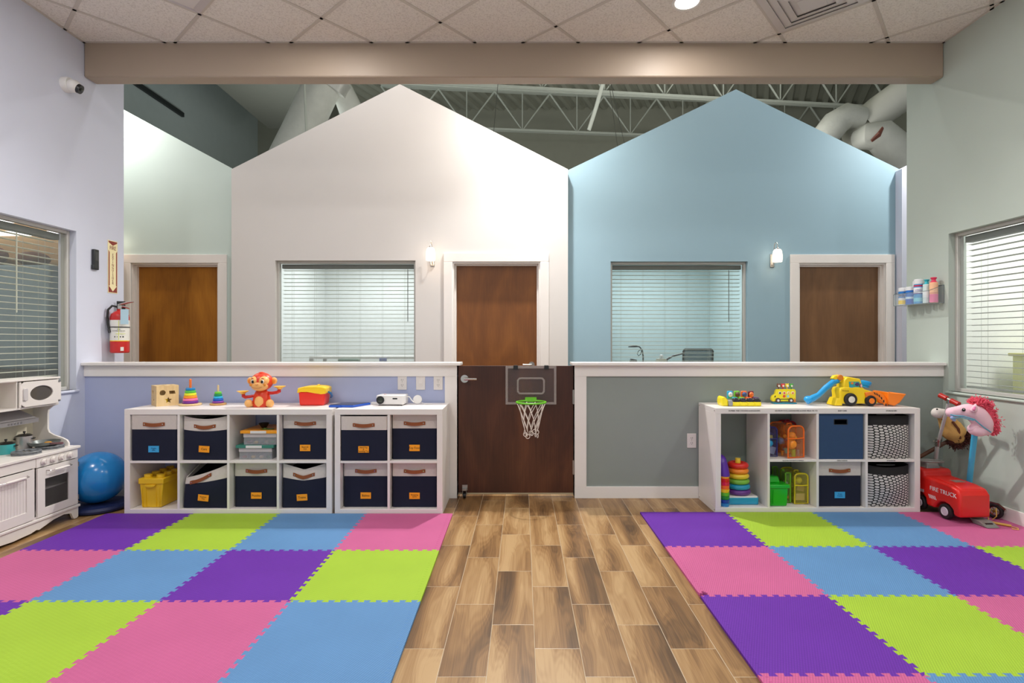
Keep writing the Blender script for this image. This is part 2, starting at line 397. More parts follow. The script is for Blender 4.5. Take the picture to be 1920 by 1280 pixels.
# ================================================================ ROOM SHELL
LX, RXW = -3.425, 3.387
HW = 4.244                      # front plane of the half wall
CEIL = 3.606
f = MB(); f.add([(-8, -1, 0), (8, -1, 0), (8, 12, 0), (-8, 12, 0)], [(0, 1, 2, 3)])
struct(f.build('floor', floor_mat()))
c = MB(); c.box(LX-.14, RXW+.14, -.6, HW+.02, CEIL, CEIL+.03)
ceil_o = struct(c.build('ceiling', tile_mat()))
# ceiling grid bars turned about 48 degrees
g = MB(); ga = math.radians(48.3); e1 = Vector((math.cos(ga), math.sin(ga))); e2 = Vector((-math.sin(ga), math.cos(ga))); P0 = Vector((.2975, 4.018))
def clip(p, d, x0, x1, y0, y1):
    t0, t1 = -20, 20
    for a, b, lo, hi in ((p.x, d.x, x0, x1), (p.y, d.y, y0, y1)):
        ta, tb = (lo-a)/b, (hi-a)/b
        if ta > tb: ta, tb = tb, ta
        t0, t1 = max(t0, ta), min(t1, tb)
    return (t0, t1) if t1 > t0 else None
for k in range(-12, 13):
    for d, n in ((e1, e2), (e2, e1)):
        p = P0+n*(.61*k); r = clip(p, d, LX, RXW, -.6, HW)
        if r:
            a, b = p+d*r[0], p+d*r[1]; ang = math.atan2((b-a).y, (b-a).x)
            g.box(0, (b-a).length, -.012, .012, -.004, .001, TR(a.x, a.y, CEIL) @ RZ(ang))
g.box(LX, LX+.02, -.6, HW, CEIL-.004, CEIL); g.box(RXW-.02, RXW, -.6, HW, CEIL-.004, CEIL); g.box(LX, RXW, HW-.02, HW, CEIL-.004, CEIL)
g.build('ceiling_grid', mat('grid_bar_paint', (200, 192, 184), .5), ceil_o)
b = MB(); b.box(LX, RXW, HW, HW+.13, 3.335, 4.9); struct(b.build('beam', M_BEAM, bevel=.012))

def wall_with_hole(name, m, xa, xb, hole, y1, side):
    y0h, y1h, z0h, z1h = hole
    w_ = MB()
    w_.box(xa, xb, -.6, y0h, 0, CEIL+.03); w_.box(xa, xb, y1h, HW, 0, CEIL+.03); w_.box(xa, xb, HW, y1, 0, 4.9)
    w_.box(xa, xb, y0h, y1h, 0, z0h); w_.box(xa, xb, y0h, y1h, z1h, CEIL+.03)
    return struct(w_.build(name, m))
wall_with_hole('wall_left', M_LEFT, LX-.14, LX, (2.3, 4.172, .868, 2.10), 4.677, -1)
wall_with_hole('wall_right', M_RIGHT, RXW, RXW+.14, (2.3, 4.20, .853, 2.085), 4.65, 1)

# half walls with white trim
def half_wall(name, x0, x1, m, stile_right, cap0, cap1, trims):
    h = MB(); h.box(x0, x1, HW+.012, HW+.13, 0, 1.05); o = struct(h.build(name, m))
    t = MB(); t.box(cap0, cap1, HW-.03, HW+.16, 1.052, 1.075); t.box(x0, x1, HW-.004, HW+.14, 1.04, 1.052)
    t.build('cap', M_TRIM, o, bevel=.003)
    t = MB()
    t.box(x0, x1, HW, HW+.14, .965, 1.045); t.box(x0, x1, HW, HW+.02, 0, .092)
    for a, b_ in trims: t.box(a, b_, HW, HW+.14, .092, .965); t.box(a, b_, HW+.02, HW+.14, 0, .092)
    t.build('trim_boards', M_TRIM, o, bevel=.0015)
    return o
half_wall('wall_half_left', LX, -.470, M_LAV, 1, LX, -.440, [(-.566, -.470)])
half_wall('wall_half_right', .462, RXW, M_SAGE, 0, .440, RXW, [(.462, .556)])
bb = MB(); bb.box(LX, LX+.014, -.6, HW, 0, .1); struct(bb.build('baseboard_left', M_TRIM, bevel=.002))
bb = MB(); bb.box(RXW-.014, RXW, -.6, HW, 0, .1); struct(bb.build('baseboard_right', M_TRIM, bevel=.002))

# ---- house fronts beyond the hall
def house(name, m, Y, x0, x1, ze, xa, za, holes, th=.12, extra=None):
    """gable wall with rectangular holes [(x0,x1,z0,z1)] below z=2.3"""
    h = MB(); S = 2.3
    top = [(x0, S), (x1, S), (x1, ze[1]), (xa, za), (x0, ze[0])]
    h.prism(top, Y, Y+th)
    x = x0
    for hx0, hx1, hz0, hz1 in holes:
        h.box(x, hx0, Y, Y+th, 0, S)
        if hz0 > 0: h.box(hx0, hx1, Y, Y+th, 0, hz0)
        h.box(hx0, hx1, Y, Y+th, hz1, S); x = hx1
    h.box(x, x1, Y, Y+th, 0, S)
    bmesh.ops.remove_doubles(h.bm, verts=h.bm.verts, dist=1e-5)
    return struct(h.build(name, m))
YW, YB = 5.90, 6.00
house('wall_white_house', M_WHITE, YW, -3.135, .569, (3.134, 3.134), -1.283, 4.07, [(-2.654, -1.11, .87, 2.13), (-.70, .262, 0, 2.113)], .16)
house('wall_blue_house', M_BLUE, YB, .569, 4.32, (3.15, 3.15), 2.46, 4.06, [(1.057, 2.591, .87, 2.134), (3.158, 4.13, 0, 2.113)], .12)
house('wall_green_house', M_GREEN, YB, -6.6, -3.135, (3.15, 3.15), -4.87, 4.09, [(-4.306, -3.33, 0, 2.113)], .12)
house('wall_purple_house', M_LEFT, YW, 4.245, 7.6, (3.14, 3.14), 5.9, 4.0, [], .16)

def door(name, m, Y, x0, x1, zt, rec, side):
    d = MB(); d.box(x0+.012, x1-.012, Y+rec, Y+rec+.04, .01, zt-.02); o = struct(d.build(name, m))
    t = MB(); cw = .097
    t.box(x0-cw, x0, Y-.02, Y, 0, zt); t.box(x1, x1+cw, Y-.02, Y, 0, zt); t.box(x0-cw, x1+cw, Y-.0201, Y, zt, zt+cw)
    t.build('door_casing', M_TRIM, o, bevel=.004)
    t = MB()
    for a, b_ in ((x0, x0+.016), (x1-.016, x1)): t.box(a, b_, Y, Y+rec+.04, 0, zt)
    t.box(x0+.016, x1-.016, Y, Y+rec+.04, zt-.016, zt)
    for a, b_ in ((x0+.016, x0+.034), (x1-.034, x1-.016)): t.box(a, b_, Y+rec-.035, Y+rec, 0, zt-.016)
    t.box(x0+.034, x1-.034, Y+rec-.035, Y+rec, zt-.034, zt-.016)
    t.build('door_jamb', M_TRIM, o)
    k = MB(); s = 1 if side > 0 else -1; hx = (x1-.09) if side > 0 else (x0+.09)
    k.cyl((hx, Y+rec, .98), (hx, Y+rec-.012, .98), .033); k.cyl((hx, Y+rec-.012, .98), (hx, Y+rec-.05, .98), .01)
    k.cyl((hx, Y+rec-.05, .98), (hx-s*.1, Y+rec-.05, .98), .009)
    k.build('door_handle', M_ALU, o, smooth=True)
door('door_1', M_DOOR, YB, -4.306, -3.33, 2.113, .07, -1)
door('door_2', M_DOOR3, YW, -.70, .262, 2.113, .09, 1)
door('door_3', M_DOOR2, YB, 3.158, 4.13, 2.113, .07, -1)

# ---- windows with blinds; local x along the window, y depth away from the viewer, origin at lower left of the opening
def window(name, Wd, Hh, M, label, slat_tilt, wand_x, ladders, pitch=.0445, slat_m=None, frame_w=.026, rec=.05, wand_m=None):
    o = bpy.data.objects.new(name, None); C.objects.link(o); o.matrix_world = M; struct(o)
    fr = MB()
    for a in ((0, frame_w, 0, Hh), (Wd-frame_w, Wd, 0, Hh), (frame_w, Wd-frame_w, 0, frame_w), (frame_w, Wd-frame_w, Hh-frame_w, Hh)):
        fr.box(a[0], a[1], rec, rec+.05, a[2], a[3])
    fr.build('window_frame', M_FRAME, o, bevel=.003)
    gl = MB(); gl.box(frame_w, Wd-frame_w, rec+.018, rec+.023, frame_w, Hh-frame_w); gl.build('pane', M_GLASS, o)
    bl = thing(name.replace('window_', 'window_') and 'venetian_blind', label, 'blind', (0, 0, 0)); bl.matrix_world = M
    yb = rec+.085
    hd = MB(); hd.box(frame_w+.004, Wd-frame_w-.004, yb-.03, yb+.03, Hh-frame_w-.05, Hh-frame_w-.002); hd.build('headrail', M_HEAD, bl, bevel=.003)
    z = Hh-frame_w-.07; sl = MB(); rnd = random.Random(len(label))
    while z > frame_w+.03:
        dz = rnd.uniform(-.0012, .0012)
        prof = [(-.024, -.0005), (-.012, .0022), (0, .0032), (.012, .0022), (.024, -.0005)]
        ca, sa = math.cos(slat_tilt), math.sin(slat_tilt)
        vs = []
        for xx in (frame_w+.008, Wd-frame_w-.008):
            for th in (0, .0016):
                for (py, pz) in prof:
                    vs.append((xx, yb+py*ca-(pz+th)*sa, z+dz+py*sa+(pz+th)*ca))
        fs = [(i, i+1, i+11, i+10) for i in range(4)]+[(i+5, i+15, i+16, i+6) for i in range(4)]+[(0, 10, 15, 5), (4, 9, 19, 14)]
        sl.add(vs, fs); z -= pitch
    sl.build('slats', slat_m or M_SLAT, bl, smooth=True)
    br = MB(); br.box(frame_w+.006, Wd-frame_w-.006, yb-.022, yb+.022, frame_w+.004, frame_w+.02); br.build('bottom_rail', slat_m or M_SLAT, bl, bevel=.003)
    cd = MB()
    for lx in ladders:
        for yy in (-.025, .025): cd.cyl((lx, yb+yy, frame_w+.01), (lx, yb+yy, Hh-frame_w-.05), .0009, n=5)
    cd.build('ladder_cords', mat('blind_cord', (170, 176, 168), .8), bl)
    if wand_x:
        wd = MB(); wd.cyl((wand_x, yb-.036, Hh-frame_w-.06), (wand_x, yb-.036, Hh*.47), .0042, n=8); wd.build('wand', wand_m or mat('wand_grey', (80, 82, 78), .3), bl)
    return o
lad = [.14+i*.252 for i in range(6)]
window('window_1', 1.544, 1.26, TR(-2.654, YW, .87), 'white slatted blind filling the window of the white house', -.05, 1.44, lad)
window('window_2', 1.534, 1.264, TR(1.057, YB, .87), 'slatted blind in the blue house window with aqua room behind', -.06, 1.36, lad)
# side windows: local x toward +Y (left wall) / toward -Y (right wall)
window('window_3', 1.872, 1.232, TR(LX, 2.3, .868) @ RZ(PI/2), 'open slatted blind in the lavender wall window above the play kitchen', .0, 1.48, [.3+i*.31 for i in range(5)]+[1.72], slat_m=mat('cream_slat', (214, 214, 196), .4), wand_m=mat('wand_cream', (206, 208, 190), .3))
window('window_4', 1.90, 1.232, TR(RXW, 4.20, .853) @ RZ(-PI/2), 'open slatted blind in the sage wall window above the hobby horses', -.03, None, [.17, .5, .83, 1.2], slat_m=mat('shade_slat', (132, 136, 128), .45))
# rounded sills of the two side windows
for nm, sx, y0, y1, z in (('trim_1', 1, 2.3, 4.172, .868), ('trim_2', -1, 2.3, 4.20, .853)):
    s = MB(); xw = LX if sx > 0 else RXW
    s.box(min(xw-sx*.05, xw+sx*.018), max(xw-sx*.05, xw+sx*.018), y0-.03, y1+.02, z-.022, z)
    struct(s.build(nm, M_LEFT if sx > 0 else M_RIGHT, bevel=.01, seg=4))

# rooms behind the windows
def room(tag_, m, x0, x1, y0, y1, h, skip='', mc=None):
    for nm, q in (('back', [(x0, y1), (x1, y1)]), ('left', [(x0, y0), (x0, y1)]), ('right', [(x1, y1), (x1, y0)])):
        if nm == skip: continue
        r = MB(); (ax, ay), (bx, by) = q
        if nm == 'back': r.box(x0-.05, x1+.05, y1, y1+.05, 0, h)
        elif nm == 'left': r.box(x0-.05, x0, y0, y1, 0, h)
        else: r.box(x1, x1+.05, y0, y1, 0, h)
        struct(r.build('wall_%s_%s' % (tag_, nm), m))
    r = MB(); r.box(x0-.05, x1+.05, y0, y1+.05, h, h+.03); struct(r.build('ceiling_'+tag_, mc or M_OFFICE))
room('white_office', M_OFFICE, -3.0, -.8, 6.07, 8.4, 2.62)
room('blue_office', M_OFFBLUE, .7, 3.1, 6.13, 8.6, 2.62)
room('right_room', mat('side_room_paint', (230, 233, 228), .8), RXW+.14, 6.2, .4, 4.58, 3.1, 'left')
room('left_room', M_TAN, -6.2, LX-.14, .4, 4.58, 3.1, 'right', mc=mat('cream_ceiling', (220, 208, 184), .8))

# warehouse above and behind
wr = MB(); wr.box(-9, 10, 13.3, 13.5, 0, 7.6, RZ(math.radians(-1.5))); struct(wr.build('wall_warehouse_back', M_GREYW))
wr = MB(); wr.box(-6.9, -6.5, 6.12, 14.2, 0, 7.6); wr.box(-6.9, -3.9, 13.9, 14.2, 0, 7.6); struct(wr.build('wall_warehouse_left', M_DARKW))
wr = MB(); wr.box(8.5, 8.8, 4.7, 14.2, 0, 7.6); struct(wr.build('wall_warehouse_right', M_GREYW))
# corrugated roof deck
dk = MB(); vs = []; fs = []; xs = []
x = -12.0
while x < 17:
    xs += [(x, 0), (x+.09, 0), (x+.13, .07), (x+.22, .07)]; x += .26
for (xx, zz) in xs: vs += [(xx, 2.0, 6.95+zz), (xx, 18, 6.95+zz)]
fs = [(2*i, 2*i+1, 2*i+3, 2*i+2) for i in range(len(xs)-1)]
dk.add(vs, fs, TR(0, 9, 0) @ RZ(math.radians(-24)) @ TR(0, -9, 0)); struct(dk.build('ceiling_warehouse_deck', mat('deck_paint', (150, 152, 138), .7)))
def joist(label, p0, p1, h=.93, n=12):
    j = thing('bar_joist', label, 'steel joist', p0, 0, 'roof joists')
    v = Vector(p1)-Vector(p0); a = math.atan2(v.y, v.x); Ln = v.length; MM = RZ(a)
    c_ = MB(); c_.box(0, Ln, -.055, -.012, 0, .045, MM); c_.box(0, Ln, .012, .055, 0, .045, MM); c_.build('bottom_chord', M_STEEL, j)
    c_ = MB(); c_.box(0, Ln, -.055, .055, h-.05, h, MM); c_.build('top_chord', M_STEEL, j)
    st = Ln/n
    for i in range(n):
        c_ = MB()
        c_.tube([MM @ Vector((i*st, 0, h-.04)), MM @ Vector((i*st+st*.5, 0, .03)), MM @ Vector((i*st+st, 0, h-.04))], .022, 6)
        c_.cyl(MM @ Vector((i*st+st*.5, 0, .03)), MM @ Vector((i*st+st*.5, 0, h-.04)), .014, n=6)
        c_.build('web', M_STEEL, j)
    return j
joist('long white open-web steel joist running above both gable peaks', (-2.5, 9.85, 6.0), (8.3, 11.1, 6.0), n=9)
joist('second open-web steel joist, farther back above the blue gable', (-3.0, 11.9, 6.0), (8.3, 13.0, 6.0), n=9)
bk = MB(); bk.box(-5.5, -3.95, 7.0, 11.9, 5.95, 7.0)
tag(bk.build('ceiling_bulkhead', M_BULK), 'dark grey boxed bulkhead hanging under the roof above the pale green wall', 'bulkhead')
sr = MB(); sr.box(-6.49, -6.44, 8.2, 10.4, 5.58, 5.66)
tag(sr.build('slot_grille', mat('slot_dark', (40, 46, 46), .6)), 'thin dark slot along the grey wall above the pale green wall', 'grille')
def at(px, py, Y): return Vector((X_(px, Y), Y, Z_(py, Y)))
M_DUCT = mat('duct_wrap', (206, 208, 200), .55, var=.1, vs=8, bump=.9, bs=26)
M_TAPE = mat('duct_tape', (196, 196, 190), .35, .3, bump=.8, bs=30)
d_ = thing('insulated_duct', 'wide pale insulated duct rising steeply behind the left slope of the white gable', 'duct', at(520, 320, 8.6))
o0 = at(520, 320, 8.6)
m_ = MB(); m_.tube([at(518, 340, 8.6)-o0, at(560, 255, 8.7)-o0, at(600, 170, 8.8)-o0, at(640, 90, 8.9)-o0], .29, 24); m_.build('duct_run', M_DUCT, d_, smooth=True)
m_ = MB(); m_.tube([at(612, 168, 8.85)-o0, at(622, 146, 8.85)-o0], .33, 20); m_.build('joint_wrap', M_TAPE, d_, smooth=True)
m_ = MB(); m_.tube([at(620, 140, 8.9)-o0, at(642, 170, 9.0)-o0, at(668, 230, 9.2)-o0], [.15, .18, .22], 18); m_.build('branch', M_DUCT, d_, smooth=True)
m_ = MB(); m_.cyl(at(562, -67, 8.1), at(575, 260, 8.1), .018, n=8)
tag(m_.build('hanger_pipe', M_STEEL), 'thin white vertical pipe in front of the left duct', 'pipe')
d_ = thing('insulated_duct', 'white wrapped duct with elbow passing behind the right slope of the blue gable', 'duct', at(1620, 230, 8.6))
o0 = at(1620, 230, 8.6)
m_ = MB(); m_.tube([at(1780, 118, 8.2)-o0, at(1700, 172, 8.4)-o0, at(1650, 208, 8.5)-o0, at(1622, 232, 8.6)-o0], .25, 24); m_.build('duct_run', mat('duct_metal_white', (214, 214, 204), .4, var=.03), d_, smooth=True)
m_ = MB(); m_.cyl(at(1690, 172, 8.4)-o0, Vector((at(1690, 172, 8.4).x, 8.4, 6.96))-o0, .012, n=6); m_.build('hanger_strap', M_STEEL, d_)
m_ = MB(); m_.tube([at(1628, 226, 8.6)-o0, at(1612, 240, 8.6)-o0, at(1604, 252, 8.7)-o0, at(1610, 270, 8.7)-o0], .2, 20); m_.build('elbow', mat('elbow_metal', (176, 176, 164), .4, .2), d_, smooth=True)
m_ = MB(); m_.tube([at(1616, 222, 8.5)-o0, at(1588, 218, 8.5)-o0, at(1566, 232, 8.5)-o0, at(1536, 270, 8.5)-o0], [.17, .2, .21, .2], 20); m_.build('branch', M_DUCT, d_, smooth=True)
m_ = MB(); m_.tube([at(1608, 262, 8.5)-o0, at(1626, 256, 8.35)-o0, at(1650, 254, 8.3)-o0, at(1680, 282, 8.3)-o0, at(1730, 350, 8.3)-o0], [.15, .2, .24, .26, .26], 20); m_.build('branch', M_DUCT, d_, smooth=True)
m_ = MB(); m_.tube([at(1655, 240, 8.02)-o0, at(1648, 252, 8.0)-o0, at(1634, 264, 8.04)-o0], [.03, .05, .03], 8, flat=.5); m_.build('torn_wrap', mat('torn_foil', (150, 92, 78), .5), d_, smooth=True)
for k, (a_, b2) in enumerate([((944, 38), (922, 290)), ((1126, 38), (1158, 275)), ((1118, 38), (1178, 300))]):
    m_ = MB(); m_.cyl(at(a_[0], a_[1], 9.5), at(b2[0], b2[1], 9.5), .005, n=5)
    tag(m_.build('hanger_wire', mat('wire_dark', (70, 72, 66), .5)), ['thin wire hanging above the right slope of the white gable', 'upper thin wire hanging left of the blue gable peak', 'lower thin wire hanging left of the blue gable peak'][k], 'wire', 'hanger wires')
m_ = MB(); m_.tube([at(1160, 40, 9.2), at(1132, 150, 9.3), at(1118, 200, 9.4), at(1104, 244, 9.5)], .045, 10, flat=.5)
tag(m_.build('brace_bar', M_STEEL), 'pale angled brace bar hanging above the valley between the gables', 'brace')

# ================================================================ GATE AND HOOP
gt = thing('gate', 'dark walnut half-height door closing the gap between the two half walls', 'gate', (-.463, HW+.03, 0))
m_ = MB(); m_.box(0, .918, 0, .04, .036, 1.047); m_.build('gate_panel', M_GATE, gt, bevel=.002)
m_ = MB(); m_.box(0, .918, .001, .039, .024, .036); m_.build('door_sweep', mat('sweep', (176, 160, 130), .5), gt)
h_ = MB(); h_.cyl((.052, -.001, .945), (.052, -.013, .945), .031, n=28); h_.cyl((.052, -.013, .945), (.052, -.045, .945), .012)
h_.tube([(.052, -.045, .945), (.09, -.05, .945), (.15, -.046, .944)], [.012, .0095, .0085], 10); h_.cyl((.052, -.0455, .945), (.052, -.05, .945), .012, n=16)
h_.build('lever_handle', M_CHROME, gt, smooth=True)
for z in (.24, .80):
    h_ = MB(); h_.box(.912, .924, -.006, .012, z-.055, z+.055); h_.cyl((.921, -.008, z-.057), (.921, -.008, z+.057), .006, n=10); h_.build('hinge', M_ALU, gt)
cs = MB(); cs.box(.032, .075, -.006, -.001, .055, .10); cs.box(.036, .071, -.04, -.006, .062, .078); cs.box(.038, .041, -.04, -.012, .02, .07); cs.box(.066, .069, -.04, -.012, .02, .07)
co = cs.build('caster', M_ALU, gt, bevel=.001)
cs = MB(); cs.cyl((.043, -.028, .0235), (.064, -.028, .0235), .0225, n=24); cs.build('wheel', M_BLK, co, smooth=True)

hp = thing('basketball_hoop', 'toy basketball hoop with lime rim hooked over the dark gate', 'toy hoop', (-.085, HW+.03, 0))
# board px 943..1039, y 687..758
m_ = MB(); W2 = .2015
m_.box(-.0, .403, -.018, -.014, .742, 1.046); m_.build('backboard', clear('smoky_clear_board', (150, 140, 140), .10, .15), hp)
mb = MB()
def frame2(mb, x0, x1, z0, z1, t, y0, y1, ch=.0):
    o_ = [(x0+ch, z0), (x1-ch, z0), (x1, z0+ch), (x1, z1-ch), (x1-ch, z1), (x0+ch, z1), (x0, z1-ch), (x0, z0+ch)]
    i_ = [(x0+t+ch*.6, z0+t), (x1-t-ch*.6, z0+t), (x1-t, z0+t+ch*.6), (x1-t, z1-t-ch*.6), (x1-t-ch*.6, z1-t), (x0+t+ch*.6, z1-t), (x0+t, z1-t-ch*.6), (x0+t, z0+t+ch*.6)]
    for k in range(8):
        q = [o_[k], o_[(k+1) % 8], i_[(k+1) % 8], i_[k]]
        mb.prism(q, y0, y1)
frame2(mb, 0, .403, .742, 1.046, .018, -.0195, -.0185, .001); frame2(mb, .09, .312, .822, .957, .014, -.0195, -.0185, .02)
mb.build('board_print', clear('frosted_print', (190, 180, 176), .38, .5), hp)
for x in (.08, .325):
    h_ = MB(); h_.box(x-.018, x+.018, -.024, -.019, 1.02, 1.05); h_.box(x-.014, x+.014, -.024, .046, 1.0475, 1.0515); h_.box(x-.014, x+.014, .041, .046, 1.0, 1.05); h_.build('hook', M_BLK, hp, bevel=.001)
LIME = pla('lime_plastic', (112, 200, 44))
rc = Vector((.2, -.135, .773)); R = .112
m_ = MB(); m_.torus(rc, R, .0075, 48, 10); m_.box(.155, .245, -.03, -.0195, .765, .80); m_.prism([(.17, -.025), (.23, -.025), (.222, -.035), (.178, -.035)], .765, .78, 'XY')
m_.build('rim', LIME, hp, smooth=True)
nt_ = MB(); NL = 10; rnd = random.Random(3)
def ring(a, z, sc=1): return Vector((rc.x+R*sc*math.cos(a), rc.y+R*sc*math.sin(a), z))
levels = [(.765, .97), (.69, .80), (.625, .60), (.56, .50)]
for k in range(NL):
    for sgn in (1, -1):
        pts = []
        for i in range(13):
            t = i/12; z = .765-.21*t-rnd.uniform(0, .004); sc = .97-.52*t**.8
            pts.append(ring(2*PI*(k+sgn*1.0*t*1.6)/NL, z, sc))
        nt_.tube(pts, .0028, 5)
    a = 2*PI*k/NL
    nt_.torus(ring(2*PI*(k+1.6)/NL, .54-.012*(k % 3), .45), .016, .0026, 12, 5, RX(PI/2) @ RY(a))
nt_.build('net', mat('net_cord', (236, 226, 218), .8), hp, smooth=True)

# ================================================================ CUBE SHELVES
def shelf_unit(label, loc, W, cols, H=.757, D=.39, tall_first=False, group='white cube shelves'):
    t = thing('cube_shelf', label, 'shelf', loc, 0, group)
    th, di = .04, .017; inner = (W-2*th-(cols-1)*di)/cols
    m = MB(); m.box(0, W, 0, D, H-th, H); m.build('top_board', M_SHELF, t, bevel=.0015)
    m = MB(); m.box(0, W, 0, D, 0, th); m.build('bottom_board', M_SHELF, t, bevel=.0015)
    for x in (0, W-th): m = MB(); m.box(x, x+th, 0, D, th, H-th); m.build('side_board', M_SHELF, t, bevel=.0015)
    xs = []
    for i in range(cols):
        x = th+i*(inner+di); xs.append(x)
        if i: m = MB(); m.box(x-di, x, .002, D, th, H-th); m.build('divider', M_SHELF, t, bevel=.001)
    zm = (H-di)/2
    x0 = xs[1] if tall_first else th
    for i in range(cols):
        if tall_first and i == 0: continue
        m = MB(); m.box(xs[i], xs[i]+inner, .003, D, zm, zm+di); m.build('shelf_board', M_SHELF, t, bevel=.001)
    return t, xs, inner, zm, di, th
YS = 3.842
S1, x1s, inn, zm, di, th = shelf_unit('wide white cube shelf with eight openings below the lavender panel', (-2.81, YS, 0), 1.488, 4)
S2, x2s, inn2, _, _, _ = shelf_unit('small white four-cube shelf standing next to the gate', (-1.302, YS, 0), .773, 2)
YR = 3.877
S3, x3s, inn3, _, _, _ = shelf_unit('white cube shelf with one tall open bay on the sage side', (1.441, YR, 0), 1.481, 4, H=.76, D=.36, tall_first=True)
for y in (.02, .34):
    for z in (.02, .74):
        sc_ = MB(); sc_.cyl((.0, y, z), (-.0015, y, z), .005, n=8); sc_.build('screw_cap', mat('screw', (150, 145, 140), .4, .6), S3)
ink = mat('label_ink', (60, 56, 54), .8)
for i, tx in enumerate(['NUMBER TREE STACKING & BALANCING', 'GO FROM TOYS, CHICKEN PIES, & DARK MEGA TIC TO', 'BABY CARS', 'STORAGE BIN']):
    lb = MB(); lb.text(tx, .0125, TR(x3s[i]+inn3/2+(.02 if i == 1 else 0), -.0008, .741) @ FRONT); lb.build('printed_label', ink, S3)
for i, tx in ((1, 'BLUE FISH, POP BEADS & ANIMALS'), (2, 'FAMILY PUZZLES'), (3, 'STORAGE BIN')):
    lb = MB(); lb.text(tx, .010, TR(x3s[i]+inn3/2, .0022, zm+.010) @ FRONT); lb.build('printed_label', ink, S3)

# fabric bins ------------------------------------------------------------
def rr(w, d, r, n=5):
    """rounded rectangle perimeter, centre x=0, front y=0, back y=d"""
    pts = []
    for cx, cy, a0 in ((w/2-r, r, -PI/2), (w/2-r, d-r, 0), (-w/2+r, d-r, PI/2), (-w/2+r, r, PI)):
        for i in range(n+1): a = a0+PI/2*i/n; pts.append((cx+r*math.cos(a), cy+r*math.sin(a)))
    out = []
    for i in range(len(pts)):
        a, b_ = Vector(pts[i]), Vector(pts[(i+1) % len(pts)]); k = max(1, int((b_-a).length/.02))
        for j in range(k): out.append(a+(b_-a)*j/k)
    return out
def bin_shell(w, d, zs, sag, bulge, r=.012, top_in=0., Hh=.327, lean=0., mbx=None, inset=0):
    m = MB(); per = rr(w-2*inset, d-2*inset, r); n = len(per); vs = []; fs = []
    for (z, ins) in zs:
        t = z/Hh
        for p in per:
            fw = max(0, 1-(p.y)/(d*.9))          # how far to the front
            xn = p.x/(w/2)
            zz = z-sag(xn)*fw*t**2
            cxn = (1-abs(xn)**2)
            y = p.y+inset-bulge*fw*cxn*math.sin(PI*min(1, t*1.05))*.9
            x = p.x*(1-ins/w*2-top_in*t*(fw*.6+.4))+lean*t*t
            if p.y > d*.5: y -= ins
            else: y += ins*.6
            vs.append((x, y, zz))
    for k in range(len(zs)-1):
        for i in range(n): fs.append((k*n+i, k*n+(i+1) % n, (k+1)*n+(i+1) % n, (k+1)*n+i))
    m.add(vs, fs)
    if zs[0][0] == 0: m.add([vs[i] for i in range(n)], [tuple(range(n))])
    return m
def fabric_bin(label, loc, sag=lambda x: 0, bulge=0., note=None, note_m=None, w=.326, d=.34, top_in=0., lean=0., nx=0, nrot=0, hrot=0, hx=0, group='navy and cream fabric bins'):
    t = thing('storage_bin', label, 'fabric bin', loc, 0, group); Hh = .327; zb = .226
    m = bin_shell(w, d, [(zb*i/8, 0) for i in range(9)], sag, bulge, top_in=top_in, lean=lean)
    m.build('body', M_NAVY, t, smooth=True, ang=60)
    zs = [(zb-.002, -.0015)]+[(zb+(Hh-zb)*i/5, -.0015) for i in range(1, 6)]+[(Hh-.002, .004), (Hh-.06, .005), (.15, .006), (.012, .01)]
    m = bin_shell(w, d, zs, sag, bulge, top_in=top_in, lean=lean); bnd = m.build('canvas_band', [M_CANVAS], t, smooth=True, ang=60)
    bnd.data.materials.append(mat('bin_lining', (34, 32, 40), .9))
    for p in bnd.data.polygons:
        if p.center.z < Hh-.05 and all(abs(bnd.data.vertices[v].co.z) < 5 for v in p.vertices) and p.index >= 7*len(rr(w, d, .012)): p.material_index = 1
    def surf(x, z):
        xn = x/(w/2); tt = z/Hh
        return -bulge*(1-xn*xn)*math.sin(PI*min(1, tt*1.05))*.9, z-sag(xn)*tt**2
    zh = .262
    y0, z0 = surf(hx, zh)
    hh = thing_part('handle', t)
    pts = []
    for i in range(13):
        s_ = -1+i/6; x = hx+s_*.078
        yy, zz = surf(x, zh); off = .004+.010*max(0, 1-(s_*1.25)**2)
        pts.append((x, yy-off, zz-.006*max(0, 1-(s_*1.25)**2)+hrot*s_*.078))
    m = MB(); vs = []; fs = []
    for (x, y, z) in pts: vs += [(x, y, z-.0125), (x, y, z+.0125), (x, y+.003, z+.0125), (x, y+.003, z-.0125)]
    for i in range(12):
        for j in range(4): fs.append((i*4+j, i*4+(j+1) % 4, i*4+4+(j+1) % 4, i*4+4+j))
    fs += [(3, 2, 1, 0), (48, 49, 50, 51)]
    m.add(vs, fs); ho = m.build('handle', M_LEATHER, t, smooth=True)
    bpy.data.objects.remove(hh)
    for s_ in (1, 11):
        m = MB(); p = pts[s_]; m.cyl((p[0], p[1]-.001, p[2]), (p[0], p[1]-.004, p[2]), .0042, n=10); m.build('rivet', M_CHROME, ho)
    if note:
        zn = .083; xx = nx; yy, zz = surf(xx, zn)
        Mn = TR(xx, yy-.004, zz) @ RY(-nrot)
        m = MB(); m.box(-.038, .038, -.001, .001, -.023, .023, Mn); no = m.build('note_card', note_m or M_ORANGE_N, t)
        m = MB(); lines = note.split('\n')
        m.text(note, .022 if len(lines) == 1 and len(note) < 9 else .0145, Mn @ TR(0, -.0013, .0) @ FRONT, depth=.0003, spacing=.9)
        m.build('handwriting', M_INKB if note_m is M_BLUE_N else M_INK, no)
    return t
def thing_part(n, p):
    o = bpy.data.objects.new(n, None); C.objects.link(o); o.parent = p; return o
def cell(S, xs, col, row, inner):
    return S.location.x+xs[col]+inner/2, S.location.y, (zm+di) if row == 0 else th
